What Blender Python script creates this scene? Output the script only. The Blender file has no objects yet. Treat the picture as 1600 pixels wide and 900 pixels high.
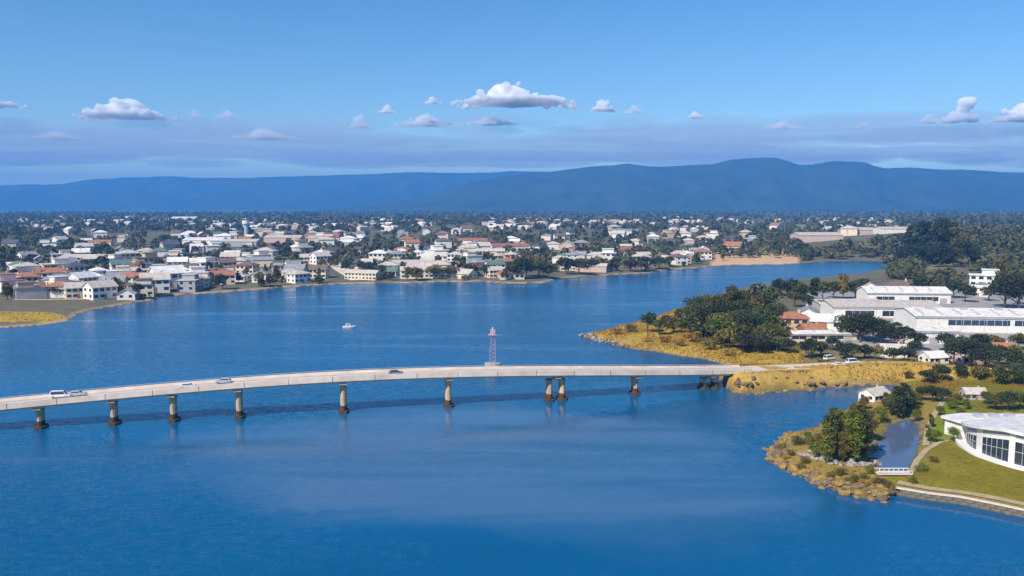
import bpy, bmesh, math, random
import numpy as np
from mathutils import Vector, Matrix

# ------------------------------------------------------------------ camera, sky, sun, exposure
random.seed(7); RNG = np.random.default_rng(11)
SC = bpy.context.scene
COL = SC.collection
CAM_H, F_PX, HORIZON = 60.0, 1256.0, 322.0
PITCH = math.atan((450.0 - HORIZON) / F_PX)
cam_d = bpy.data.cameras.new("camera"); cam = bpy.data.objects.new("camera", cam_d); COL.objects.link(cam)
cam_d.sensor_width = 36.0; cam_d.lens = 36.0 * F_PX / 1600.0
cam_d.clip_start = 1.0; cam_d.clip_end = 120000.0
cam.location = (0, 0, CAM_H); cam.rotation_euler = (math.pi / 2 - PITCH, 0, 0)
SC.camera = cam

SUN_EL, SUN_AZ = math.radians(42), math.radians(222)       # azimuth clockwise from +Y: behind the camera, to the left
world = bpy.data.worlds.new("World"); SC.world = world; world.use_nodes = True
wn = world.node_tree.nodes; wl = world.node_tree.links; wn.clear()
sky = wn.new("ShaderNodeTexSky"); sky.sky_type = 'NISHITA'; sky.sun_disc = False
sky.sun_elevation = SUN_EL; sky.sun_rotation = SUN_AZ
sky.altitude = 60; sky.air_density = 1.0; sky.dust_density = 0.0; sky.ozone_density = 3.0
bg = wn.new("ShaderNodeBackground"); bg.inputs[1].default_value = 0.11
wo = wn.new("ShaderNodeOutputWorld")
hs_ = wn.new('ShaderNodeHueSaturation'); hs_.inputs['Saturation'].default_value = 1.3; hs_.inputs['Hue'].default_value = 0.5
wl.new(sky.outputs[0], hs_.inputs['Color']); wl.new(hs_.outputs[0], bg.inputs[0]); wl.new(bg.outputs[0], wo.inputs[0])

sun_d = bpy.data.lights.new("sun", 'SUN'); sun_d.energy = 4.8; sun_d.angle = math.radians(0.55); sun_d.color = (1.0, 0.90, 0.77)
sun = bpy.data.objects.new("sun", sun_d); COL.objects.link(sun)
sv = Vector((math.sin(SUN_AZ) * math.cos(SUN_EL), math.cos(SUN_AZ) * math.cos(SUN_EL), math.sin(SUN_EL)))
sun.rotation_euler = (-sv).to_track_quat('-Z', 'Y').to_euler(); sun.location = (-200, -200, 300)

SC.view_settings.view_transform = 'Standard'; SC.view_settings.look = 'None'
SC.view_settings.exposure = 0.3; SC.view_settings.gamma = 1.0
SC.view_settings.use_curve_mapping = False
SC.cycles.use_denoising = True
SC.cycles.max_bounces = 40; SC.cycles.volume_bounces = 36; SC.cycles.transparent_max_bounces = 12
SC.cycles.diffuse_bounces = 2; SC.cycles.glossy_bounces = 2

HAZE_DENSITY = 1.3e-4
HAZE_COLOR = (0.10, 0.42, 0.98, 1)

# ------------------------------------------------------------------ helpers
def P(x, y, z=0.0):
    """place on the level z that the picture point (x, y of the 1600x900 photograph) looks at"""
    u = (x - 800.0) / F_PX; v = (450.0 - y) / F_PX
    c, s = math.cos(PITCH), math.sin(PITCH)
    d = (u, c + v * s, -s + v * c)
    t = (z - CAM_H) / d[2]
    return (d[0] * t, d[1] * t)

def to_px(X, Y, Z):
    c, s = math.cos(PITCH), math.sin(PITCH)
    dz = Z - CAM_H
    f = Y * c - dz * s; u = Y * s + dz * c
    return 800 + F_PX * X / f, 450 - F_PX * u / f

def _hash(ix, iy, seed):
    h = (ix.astype(np.int64) * 374761393 + iy.astype(np.int64) * 668265263 + seed * 974634541) & 0x7fffffff
    h = ((h ^ (h >> 13)) * 1274126177) & 0x7fffffff
    return ((h ^ (h >> 16)) & 0xffff) / 65535.0
def vnoise(x, y, seed=0):
    x = np.asarray(x, float); y = np.asarray(y, float)
    ix = np.floor(x); iy = np.floor(y); fx = x - ix; fy = y - iy
    fx = fx * fx * (3 - 2 * fx); fy = fy * fy * (3 - 2 * fy)
    a = _hash(ix, iy, seed); b = _hash(ix + 1, iy, seed); c = _hash(ix, iy + 1, seed); d = _hash(ix + 1, iy + 1, seed)
    return (a + (b - a) * fx) * (1 - fy) + (c + (d - c) * fx) * fy
def fbm(x, y, seed=0, octv=4):
    r = 0; a = 0.5; t = 0
    for k in range(octv):
        r = r + a * vnoise(np.asarray(x) * 2 ** k, np.asarray(y) * 2 ** k, seed + k); t += a; a *= 0.5
    return r / t * 2 - 1
def sstep(a, b, x):
    t = np.clip((x - a) / (b - a), 0, 1); return t * t * (3 - 2 * t)

def mesh_np(name, verts, faces):
    """verts (n,3), faces (m,k) uniform"""
    verts = np.asarray(verts, np.float32); faces = np.asarray(faces, np.int32)
    me = bpy.data.meshes.new(name); k = faces.shape[1]
    me.vertices.add(len(verts)); me.vertices.foreach_set('co', verts.ravel())
    me.loops.add(faces.size); me.loops.foreach_set('vertex_index', faces.ravel())
    me.polygons.add(len(faces)); me.polygons.foreach_set('loop_start', np.arange(0, faces.size, k, dtype=np.int32))
    me.update(calc_edges=True); me.validate()
    return me
def smooth(me):
    me.polygons.foreach_set('use_smooth', np.ones(len(me.polygons), bool)); return me

class MB:
    """collects boxes, prisms and tubes for one mesh"""
    def __init__(s): s.v = []; s.f = []
    def add(s, vs, fs):
        n = len(s.v); s.v += [tuple(map(float, v)) for v in vs]; s.f += [tuple(i + n for i in f) for f in fs]; return s
    def box(s, x0, x1, y0, y1, z0, z1):
        return s.add([(x0,y0,z0),(x1,y0,z0),(x1,y1,z0),(x0,y1,z0),(x0,y0,z1),(x1,y0,z1),(x1,y1,z1),(x0,y1,z1)],
                     [(0,3,2,1),(4,5,6,7),(0,1,5,4),(1,2,6,5),(2,3,7,6),(3,0,4,7)])
    def prism(s, poly, z0, z1):
        n = len(poly); a = sum(poly[i][0]*poly[(i+1)%n][1]-poly[(i+1)%n][0]*poly[i][1] for i in range(n))
        if a < 0: poly = poly[::-1]
        zf0 = z0 if callable(z0) else (lambda x, y: z0); zf1 = z1 if callable(z1) else (lambda x, y: z1)
        vs = [(x, y, zf0(x, y)) for x, y in poly] + [(x, y, zf1(x, y)) for x, y in poly]
        fs = [tuple(range(n))[::-1], tuple(range(n, 2*n))] + [(i, (i+1)%n, (i+1)%n+n, i+n) for i in range(n)]
        return s.add(vs, fs)
    def tube(s, p, q, r0, r1, n=8):
        p = Vector(p); q = Vector(q); d = (q - p).normalized()
        a = d.orthogonal().normalized(); b = d.cross(a)
        vs = [p + (a*math.cos(t)+b*math.sin(t))*r0 for t in [2*math.pi*i/n for i in range(n)]]
        vs += [q + (a*math.cos(t)+b*math.sin(t))*r1 for t in [2*math.pi*i/n for i in range(n)]]
        return s.add(vs, [tuple(range(n))[::-1], tuple(range(n, 2*n))] + [(i, (i+1)%n, (i+1)%n+n, i+n) for i in range(n)])
    def mesh(s, name):
        me = bpy.data.meshes.new(name); me.from_pydata(s.v, [], s.f); me.update(); return me
    def build(s, name, mat, parent=None):
        return link(name, s.mesh(name), mat, parent)

def link(name, me, mat=None, parent=None, loc=None, rz=None, scale=None):
    o = bpy.data.objects.new(name, me); COL.objects.link(o)
    if me is not None and mat is not None:
        if not me.materials: me.materials.append(mat)
        if me.materials[0] != mat:
            o.material_slots[0].link = 'OBJECT'; o.material_slots[0].material = mat
    if parent: o.parent = parent
    if loc is not None: o.location = loc
    if rz is not None: o.rotation_euler = (0, 0, rz)
    if scale is not None: o.scale = scale if hasattr(scale, '__len__') else (scale,)*3
    return o
def empty(name, loc=(0,0,0), rz=0.0):
    o = bpy.data.objects.new(name, None); COL.objects.link(o); o.location = loc; o.rotation_euler = (0,0,rz); o.empty_display_size = 1
    return o
def tag(o, label=None, cat=None, group=None, kind=None):
    if label: o['label'] = label
    if cat: o['category'] = cat
    if group: o['group'] = group
    if kind: o['kind'] = kind
    return o
QUEUE = []          # (object, description, category, group, where): labels are given at the end, counted from the left
def queue(o, desc, cat, group, where): QUEUE.append((o, desc, cat, group, where)); return o

# ------------------------------------------------------------------ materials
def new_mat(name):
    m = bpy.data.materials.new(name); m.use_nodes = True
    return m, m.node_tree.nodes, m.node_tree.links, m.node_tree.nodes['Principled BSDF']
def rgb(c): return (c[0], c[1], c[2], 1.0)
def mat_noise(name, c1, c2, scale=1.0, rough=0.8, bump=0.0, spec=0.3, detail=5, coord='Object', rand=0.0, metallic=0.0, stretch=None):
    m, N, L, b = new_mat(name)
    tc = N.new('ShaderNodeTexCoord'); src = tc.outputs[coord]
    if coord == 'World':
        pass
    if stretch:
        mp = N.new('ShaderNodeMapping'); mp.inputs['Scale'].default_value = stretch; L.new(src, mp.inputs[0]); src = mp.outputs[0]
    nz = N.new('ShaderNodeTexNoise'); nz.inputs['Scale'].default_value = scale; nz.inputs['Detail'].default_value = detail; nz.inputs['Roughness'].default_value = 0.62
    L.new(src, nz.inputs['Vector'])
    rp = N.new('ShaderNodeValToRGB'); rp.color_ramp.elements[0].position = 0.3; rp.color_ramp.elements[1].position = 0.7
    rp.color_ramp.elements[0].color = rgb(c1); rp.color_ramp.elements[1].color = rgb(c2)
    L.new(nz.outputs['Fac'], rp.inputs[0]); out = rp.outputs[0]
    if rand:
        oi = N.new('ShaderNodeObjectInfo'); mr = N.new('ShaderNodeMapRange'); mr.inputs[3].default_value = 1 - rand; mr.inputs[4].default_value = 1 + rand
        L.new(oi.outputs['Random'], mr.inputs[0]); mx = N.new('ShaderNodeHueSaturation'); L.new(mr.outputs[0], mx.inputs['Value']); L.new(out, mx.inputs['Color']); out = mx.outputs[0]
    L.new(out, b.inputs['Base Color'])
    b.inputs['Roughness'].default_value = rough; b.inputs['Specular IOR Level'].default_value = spec; b.inputs['Metallic'].default_value = metallic
    if bump:
        bp = N.new('ShaderNodeBump'); bp.inputs['Strength'].default_value = bump; bp.inputs['Distance'].default_value = 0.1
        L.new(nz.outputs['Fac'], bp.inputs['Height']); L.new(bp.outputs[0], b.inputs['Normal'])
    return m
def shade(c, k): return tuple(min(1, x * k) for x in c)
def mat_plain(name, c, scale=0.8, rough=0.75, spec=0.3, var=0.12, **k):
    return mat_noise(name, shade(c, 1 - var), shade(c, 1 + var), scale, rough, spec=spec, **k)

def mat_roof(name, c):
    m, N, L, b = new_mat(name)
    tc = N.new('ShaderNodeTexCoord'); wv = N.new('ShaderNodeTexWave'); wv.inputs['Scale'].default_value = 1.1; wv.inputs['Distortion'].default_value = 0.3
    L.new(tc.outputs['Object'], wv.inputs[0])
    nz = N.new('ShaderNodeTexNoise'); nz.inputs['Scale'].default_value = 0.5; nz.inputs['Detail'].default_value = 6; L.new(tc.outputs['Object'], nz.inputs[0])
    rp = N.new('ShaderNodeValToRGB'); rp.color_ramp.elements[0].position = 0.32; rp.color_ramp.elements[1].position = 0.68
    rp.color_ramp.elements[0].color = rgb(shade(c, 0.78)); rp.color_ramp.elements[1].color = rgb(shade(c, 1.15)); L.new(nz.outputs[0], rp.inputs[0])
    L.new(rp.outputs[0], b.inputs['Base Color']); b.inputs['Roughness'].default_value = 0.65
    bp = N.new('ShaderNodeBump'); bp.inputs['Strength'].default_value = 0.4; bp.inputs['Distance'].default_value = 0.05; L.new(wv.outputs['Fac'], bp.inputs['Height']); L.new(bp.outputs[0], b.inputs['Normal'])
    return m
def mat_glass(name, c=(0.02, 0.03, 0.04)):
    return mat_noise(name, c, shade(c, 1.8), 0.25, 0.08, spec=0.6, detail=2)
def mat_leaf(name, c1, c2, rand=0.22):
    m, N, L, b = new_mat(name)
    at = N.new('ShaderNodeAttribute'); at.attribute_name = 'leaf'
    rp = N.new('ShaderNodeValToRGB'); rp.color_ramp.elements[0].color = rgb(c1); rp.color_ramp.elements[1].color = rgb(c2)
    L.new(at.outputs['Fac'], rp.inputs[0])
    oi = N.new('ShaderNodeObjectInfo'); mr = N.new('ShaderNodeMapRange'); mr.inputs[3].default_value = 1 - rand; mr.inputs[4].default_value = 1 + rand; L.new(oi.outputs['Random'], mr.inputs[0])
    mh = N.new('ShaderNodeMapRange'); mh.inputs[3].default_value = 0.47; mh.inputs[4].default_value = 0.515; L.new(oi.outputs['Random'], mh.inputs[0])
    hs = N.new('ShaderNodeHueSaturation'); L.new(mr.outputs[0], hs.inputs['Value']); L.new(mh.outputs[0], hs.inputs['Hue']); L.new(rp.outputs[0], hs.inputs['Color'])
    L.new(hs.outputs[0], b.inputs['Base Color']); b.inputs['Roughness'].default_value = 0.6; b.inputs['Specular IOR Level'].default_value = 0.25
    tr = N.new('ShaderNodeBsdfTranslucent'); L.new(hs.outputs[0], tr.inputs[0]); mx = N.new('ShaderNodeMixShader'); mx.inputs[0].default_value = 0.3
    L.new(b.outputs[0], mx.inputs[1]); L.new(tr.outputs[0], mx.inputs[2]); L.new(mx.outputs[0], N['Material Output'].inputs[0])
    return m

M = {}
M['concrete'] = mat_noise('concrete', (0.60, 0.48, 0.37), (0.86, 0.74, 0.61), 0.22, 0.85, 0.15, detail=10)
M['concrete_deck'] = mat_noise('concrete_deck', (0.58, 0.49, 0.40), (0.70, 0.60, 0.51), 0.25, 0.9, detail=8)
M['concrete_pier'] = mat_noise('concrete_pier', (0.34, 0.235, 0.13), (0.72, 0.53, 0.33), 1.0, 0.9, 0.2, detail=8, stretch=(1, 1, 0.16))
M['weed'] = mat_noise('tide_weed', (0.045, 0.026, 0.014), (0.14, 0.082, 0.035), 1.5, 0.9, 0.3)
M['asphalt'] = mat_noise('asphalt', (0.075, 0.075, 0.08), (0.14, 0.135, 0.13), 0.3, 0.9, detail=8)
M['pale_road'] = mat_noise('pale_road', (0.56, 0.48, 0.41), (0.70, 0.61, 0.53), 0.2, 0.9, detail=8)
M['white_paint'] = mat_plain('white_paint', (0.78, 0.78, 0.76), var=0.05)
M['steel'] = mat_plain('galvanised_steel', (0.42, 0.43, 0.44), rough=0.45, var=0.1)
M['path'] = mat_noise('path_gravel', (0.36, 0.27, 0.14), (0.52, 0.41, 0.24), 0.6, 0.95, detail=8)
M['wall_stone'] = mat_noise('wall_stone', (0.10, 0.085, 0.07), (0.24, 0.20, 0.15), 1.1, 0.95, 0.4, detail=8)
M['bark'] = mat_noise('bark', (0.05, 0.038, 0.028), (0.13, 0.10, 0.075), 2.0, 0.95, 0.4)
M['glass'] = mat_glass('window_glass')
M['glass_blue'] = mat_glass('window_glass_blue', (0.03, 0.05, 0.09))
M['black'] = mat_plain('black_rubber', (0.02, 0.02, 0.02), rough=0.8)
M['lamp'] = mat_plain('lamp_glass', (0.7, 0.7, 0.65), rough=0.2, var=0.03)
M['tail'] = mat_plain('tail_red', (0.35, 0.02, 0.02), rough=0.3, var=0.05)
for k_, c_ in dict(white=(0.82,0.78,0.71), cream=(0.76,0.66,0.49), tan=(0.60,0.45,0.28), grey=(0.42,0.42,0.42), pink=(0.62,0.46,0.38), brick=(0.36,0.17,0.11), blue=(0.40,0.48,0.58)).items():
    M['wall_' + k_] = mat_noise('wall_' + k_, shade(c_, 0.86), shade(c_, 1.06), 0.35, 0.85, detail=8)
for k_, c_ in dict(grey=(0.30,0.31,0.32), dark=(0.10,0.10,0.115), terracotta=(0.40,0.17,0.09), brown=(0.20,0.13,0.09), white=(0.78,0.75,0.71), pale=(0.58,0.51,0.43), green=(0.12,0.20,0.15)).items():
    M['roof_' + k_] = mat_roof('roof_' + k_, c_)
M['leaf_dark'] = mat_leaf('leaf_dark', (0.024, 0.042, 0.017), (0.095, 0.115, 0.038))
M['leaf_mid'] = mat_leaf('leaf_mid', (0.046, 0.066, 0.014), (0.175, 0.185, 0.042))
M['leaf_olive'] = mat_leaf('leaf_olive', (0.09, 0.085, 0.014), (0.31, 0.25, 0.05))
M['leaf_bright'] = mat_leaf('leaf_bright', (0.085, 0.115, 0.010), (0.27, 0.30, 0.035))
M['leaf_blue'] = mat_leaf('leaf_blue', (0.026, 0.042, 0.026), (0.1, 0.12, 0.065))
M['leaf_dry'] = mat_leaf('leaf_dry', (0.28, 0.18, 0.025), (0.58, 0.40, 0.06))
for i_, c_ in enumerate([((0.12,0.08,0.04),(0.32,0.215,0.105)), ((0.09,0.07,0.055),(0.20,0.15,0.10)), ((0.20,0.13,0.035),(0.40,0.27,0.07)), ((0.24,0.23,0.21),(0.42,0.40,0.37))]):
    M['rock_%d' % i_] = mat_noise('rock_%d' % i_, c_[0], c_[1], 1.3, 0.95, 0.5, detail=8)

# ------------------------------------------------------------------ land: shoreline, height, cover
SHORE_PX = [(-420,522),(-120,519),(0,513),(60,509),(108,502),(119,494),(128,489),(150,484),(190,477),(235,470),(262,463),(300,460),(340,457),(400,453),(440,449),
 (500,445),(565,442.5),(640,442),(700,440),(760,441),(800,443),(850,442),(880,436),(920,432),(960,430),(1010,427),(1060,421),(1130,415),(1180,414),(1240,413),
 (1300,408),(1350,407),(1395,409),(1404,417),(1350,427),(1300,431),(1240,437),(1190,444),(1140,453),(1100,467),(1070,479),(1040,489),(1000,503),(960,512),
 (925,520),(908,524),(935,532),(975,543),(1030,551),(1080,558),(1120,566),(1146,576),(1143,592),(1146,606),(1160,611),(1200,608),(1290,602),(1400,602),(1412,606),(1380,615),
 (1340,627),(1312,645),(1275,667),(1240,675),(1218,690),(1205,708),(1212,722),(1240,737),(1275,756),(1320,771),(1360,779),(1385,780),(1400,773),(1450,781),(1500,787),(1600,808),(1750,845)]
SHORE = [P(*p) for p in SHORE_PX]
SHORE += [(400, 120), (14500, 120), (14500, 15000), (-14500, 15000), (-14500, SHORE[0][1])]
POND = [P(*p) for p in [(1392,664),(1425,655),(1437,672),(1434,700),(1424,722),(1412,738),(1392,742),(1374,736),(1366,718),(1374,690)]]
WALL_LINE = [P(*p) for p in [(1398,772),(1450,781),(1500,787),(1550,797),(1600,808),(1680,828),(1750,845)]]

def seg_dist(X, Y, poly, closed=True):
    X = np.asarray(X, float); Y = np.asarray(Y, float)
    best = np.full(X.shape, 1e18); n = len(poly)
    for i in range(n if closed else n - 1):
        ax, ay = poly[i]; bx, by = poly[(i+1) % n]; dx, dy = bx-ax, by-ay
        t = np.clip(((X-ax)*dx + (Y-ay)*dy) / (dx*dx+dy*dy+1e-12), 0, 1)
        best = np.minimum(best, (X-ax-t*dx)**2 + (Y-ay-t*dy)**2)
    return np.sqrt(best)
def inside(X, Y, poly):
    X = np.asarray(X, float); Y = np.asarray(Y, float); r = np.zeros(X.shape, bool); n = len(poly)
    for i in range(n):
        ax, ay = poly[i]; bx, by = poly[(i+1) % n]
        if ay == by: continue
        c = ((ay > Y) != (by > Y)) & (X < (bx-ax)*(Y-ay)/(by-ay) + ax); r ^= c
    return r
def sdist(X, Y, poly):
    d = seg_dist(X, Y, poly); return np.where(inside(X, Y, poly), d, -d)

# the bridge: plan and deck level along it
BR_PX = np.array([-330,-150,62,373,700,992,1110,1160,1240], float)
BR_Y = np.array([196,205,215,224,239,253,262,266,273], float)
BR_Z = np.array([5.5,6.2,7.4,10.0,10.3,7.6,6.1,5.5,4.8], float)
cy_ = np.polyfit(BR_PX, BR_Y, 4); cz_ = np.polyfit(BR_PX, BR_Z, 5)
def bridge_at(px):
    Y = float(np.polyval(cy_, px)); z = float(np.polyval(cz_, px)); c, s = math.cos(PITCH), math.sin(PITCH)
    f = Y * c + (CAM_H - z) * s
    return np.array([(px - 800) / F_PX * f, Y, z])
B_END = bridge_at(1165)
CAUSE = [tuple(B_END), tuple(bridge_at(1235))] + [(*P(1330, 570, 4.4), 4.4), (*P(1420, 569, 4.0), 4.0), (*P(1520, 577, 3.6), 3.6), (*P(1650, 585, 3.4), 3.4), (*P(1900, 600, 3.2), 3.2)]
def catmull(pts, n=10):
    pts = [np.array(p, float) for p in pts]; pts = [2*pts[0]-pts[1]] + pts + [2*pts[-1]-pts[-2]]; out = []
    for i in range(1, len(pts)-2):
        a, b, c, d = pts[i-1:i+3]
        for k in range(n):
            t = k/n; out.append(0.5*((2*b)+(-a+c)*t+(2*a-5*b+4*c-d)*t*t+(-a+3*b-3*c+d)*t**3))
    out.append(pts[-2]); return out
CAUSE_D = catmull(CAUSE, 8)
HILL_C = P(1475, 395)

def shore_s(X, Y):
    s = sdist(X, Y, SHORE)
    wob = fbm(np.asarray(X)/14, np.asarray(Y)/14, 5, 4) * 2.2 + fbm(np.asarray(X)/60, np.asarray(Y)/60, 9, 2) * np.clip((np.asarray(Y)-330)/60, 0, 5)
    wd = seg_dist(X, Y, WALL_LINE, False)
    s = s + wob * np.clip(wd/10 - 0.2, 0, 1)
    s = np.minimum(s, -sdist(X, Y, POND) + fbm(np.asarray(X)/4, np.asarray(Y)/4, 3, 3)*0.7)
    return s, wd
def hgt(X, Y, want_s=False):
    X = np.asarray(X, float); Y = np.asarray(Y, float)
    s, wd = shore_s(X, Y)
    k = np.where(wd < 14, 0.5, 3.0)
    sp = np.maximum(s, 0)
    z = np.where(s < 0, np.maximum(-3.0, s*0.3), 1.35*(1-np.exp(-sp/k)) + 0.6*sstep(0, 40, sp) + 0.25*fbm(X/9, Y/9, 21, 3)*sstep(0, 4, sp))
    far = sstep(640, 1700, Y) * sstep(0, 120, sp)
    z = z + far * (11 + 5*fbm(X/420, Y/420, 31, 3))
    z = z + sstep(0, 60, sp) * 15*np.exp(-(((X-HILL_C[0])/150)**2 + ((Y-HILL_C[1])/210)**2))
    z = z + sstep(0, 60, sp) * 6*sstep(0.36, 0.6, X/np.maximum(Y, 1)) * sstep(480, 720, Y)
    z = z + sstep(0, 30, sp)*3.0*sstep(300, 380, Y)*sstep(640, 560, Y)*sstep(100, 150, X)
    # causeway bank
    best = np.full(X.shape, -9.0)
    for i in range(len(CAUSE_D)-1):
        a = CAUSE_D[i]; b = CAUSE_D[i+1]; dx, dy = b[0]-a[0], b[1]-a[1]
        t = np.clip(((X-a[0])*dx+(Y-a[1])*dy)/(dx*dx+dy*dy), 0, 1)
        d = np.hypot(X-a[0]-t*dx, Y-a[1]-t*dy); zc = a[2]+(b[2]-a[2])*t
        berm = 1.3*np.exp(-((d-7.0)/1.6)**2)*((X-a[0])*dy-(Y-a[1])*dx > 0)*min(1.0, max(0, i-9)/5.0)
        best = np.maximum(best, zc - 0.15 + berm - np.maximum(0, d-7.0)*0.62)
    z = np.where(s > -3, np.maximum(z, np.where(best > 0.2, best, -9)), z)
    return (z, s) if want_s else z
def gz(x, y): return float(hgt(np.array([x]), np.array([y]))[0])

def poly_px(pts): return [P(*p) for p in pts]
COVER = [  # (polygon, colour a, colour b)
 (poly_px([(1120,630),(1130,572),(1260,578),(1330,577),(1420,578),(1700,588),(1700,640),(1400,625)]), (0.38,0.235,0.045), (0.53,0.36,0.09)),          # causeway banks
 (poly_px([(900,545),(890,515),(1000,495),(1075,474),(1130,490),(1250,530),(1260,575),(1130,590)]), (0.36,0.24,0.025), (0.54,0.37,0.06)),     # peninsula, dry grass
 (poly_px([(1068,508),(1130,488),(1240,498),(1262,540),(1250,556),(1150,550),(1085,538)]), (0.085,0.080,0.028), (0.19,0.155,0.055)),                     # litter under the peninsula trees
 (poly_px([(1255,575),(1250,548),(1420,560),(1700,545),(1700,590),(1420,580)]), (0.16,0.14,0.06), (0.32,0.25,0.12)),                              # verge behind the road
 (poly_px([(1260,470),(1400,462),(1700,462),(1700,545),(1420,562),(1300,545)]), (0.30,0.285,0.27), (0.42,0.40,0.38)),                          # yards
 (poly_px([(1180,740),(1180,640),(1400,596),(1420,660),(1380,800),(1280,790)]), (0.22,0.155,0.035), (0.42,0.29,0.075)),
 (poly_px([(1370,640),(1400,600),(1700,600),(1700,830),(1398,790),(1370,740)]), (0.15,0.135,0.010), (0.27,0.225,0.020)),               # near point, olive grass
 (poly_px([(1440,640),(1470,625),(1520,640),(1512,690),(1470,700),(1442,702)]), (0.14,0.19,0.010), (0.22,0.26,0.016)),                              # bright lawn
 (poly_px([(1440,622),(1475,622),(1468,655),(1440,675),(1436,650)]), (0.27,0.19,0.035), (0.34,0.25,0.055)),
 (poly_px([(-500,520),(-500,490),(70,492),(112,498),(118,505)]), (0.36,0.24,0.025), (0.54,0.37,0.05)),                                      # left yellow bank
 (poly_px([(1110,416),(1120,399),(1245,399),(1250,414)]), (0.60,0.36,0.18), (0.70,0.46,0.26)),                                              # sandy flat
 (poly_px([(1445,431),(1460,424),(1515,422),(1512,431)]), (0.30,0.24,0.11), (0.40,0.32,0.16)),
]
def cover_color(X, Y, Z, s):
    n = X.shape[0]
    nz = (fbm(X/7, Y/7, 41, 4)*0.5+0.5)[:, None]; nb = (fbm(X/60, Y/60, 44, 3)*0.5+0.5)[:, None]
    a = np.array((0.085, 0.088, 0.042)); b = np.array((0.21, 0.185, 0.12)); col = a + (b-a)*np.clip(nz*0.6+nb*0.5, 0, 1)
    jx = X + fbm(X/5, Y/5, 51, 3)*1.6; jy = Y + fbm(X/5, Y/5, 52, 3)*1.6
    for poly, a, b in COVER:
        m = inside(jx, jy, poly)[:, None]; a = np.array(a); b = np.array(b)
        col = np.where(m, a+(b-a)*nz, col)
    mud = np.array((0.20, 0.155, 0.10)); sand = np.array((0.54, 0.40, 0.22))
    w = (np.clip(1 - (s-0.5)/3.5, 0, 1)*(Z < 1.6))[:, None] * np.where((Y > 330) & (X < 330), 1.0, 0.55)[:, None]
    col = col + (np.where((Y > 380)[:, None] & (X < 300)[:, None], sand, mud*1.3) - col)*w
    col = np.where(((s < 0.35) & (Z < 0.55))[:, None], mud*0.55, col)
    return col

def build_ground():
    S = np.arange(-0.96, 0.9601, 0.005)
    rows = [128.0]
    while rows[-1] < 1500: rows.append(rows[-1]*1.005)
    while rows[-1] < 12500: rows.append(rows[-1]*1.03)
    R = np.array(rows); nr, nc = len(R), len(S)
    Y = np.repeat(R, nc); X = (R[:, None]*S[None, :]).ravel()
    Z, s = hgt(X, Y, True)
    ii = (np.arange(nr-1)[:, None]*nc + np.arange(nc-1)[None, :]).ravel()
    F = np.stack([ii, ii+1, ii+1+nc, ii+nc], 1)
    F = F[(s[F] > -7).any(1)]
    used = np.unique(F); remap = np.full(len(X), -1); remap[used] = np.arange(len(used)); F = remap[F]
    X, Y, Z, s = X[used], Y[used], Z[used], s[used]
    me = mesh_np('ground', np.stack([X, Y, Z], 1), F); smooth(me)
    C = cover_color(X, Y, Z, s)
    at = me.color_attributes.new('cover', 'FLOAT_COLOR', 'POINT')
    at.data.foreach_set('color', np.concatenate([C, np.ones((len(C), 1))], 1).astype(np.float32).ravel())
    m, N, L, b = new_mat('land_cover')
    a = N.new('ShaderNodeAttribute'); a.attribute_name = 'cover'
    tc = N.new('ShaderNodeTexCoord'); nz = N.new('ShaderNodeTexNoise'); nz.inputs['Scale'].default_value = 0.9; nz.inputs['Detail'].default_value = 8; nz.inputs['Roughness'].default_value = 0.7
    L.new(tc.outputs['Object'], nz.inputs[0]); mr = N.new('ShaderNodeMapRange'); mr.inputs[1].default_value = 0.3; mr.inputs[2].default_value = 0.7; mr.inputs[3].default_value = 0.62; mr.inputs[4].default_value = 1.3
    L.new(nz.outputs[0], mr.inputs[0]); hs = N.new('ShaderNodeHueSaturation'); L.new(mr.outputs[0], hs.inputs['Value']); L.new(a.outputs['Color'], hs.inputs['Color'])
    L.new(hs.outputs[0], b.inputs['Base Color']); b.inputs['Roughness'].default_value = 0.95; b.inputs['Specular IOR Level'].default_value = 0.15
    bp = N.new('ShaderNodeBump'); bp.inputs['Strength'].default_value = 0.6; bp.inputs['Distance'].default_value = 0.25; L.new(nz.outputs[0], bp.inputs['Height']); L.new(bp.outputs[0], b.inputs['Normal'])
    tag(link('ground', me, m), 'low green and sandy land around the harbour, running to the hills', 'ground', kind='structure')
build_ground()

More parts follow.
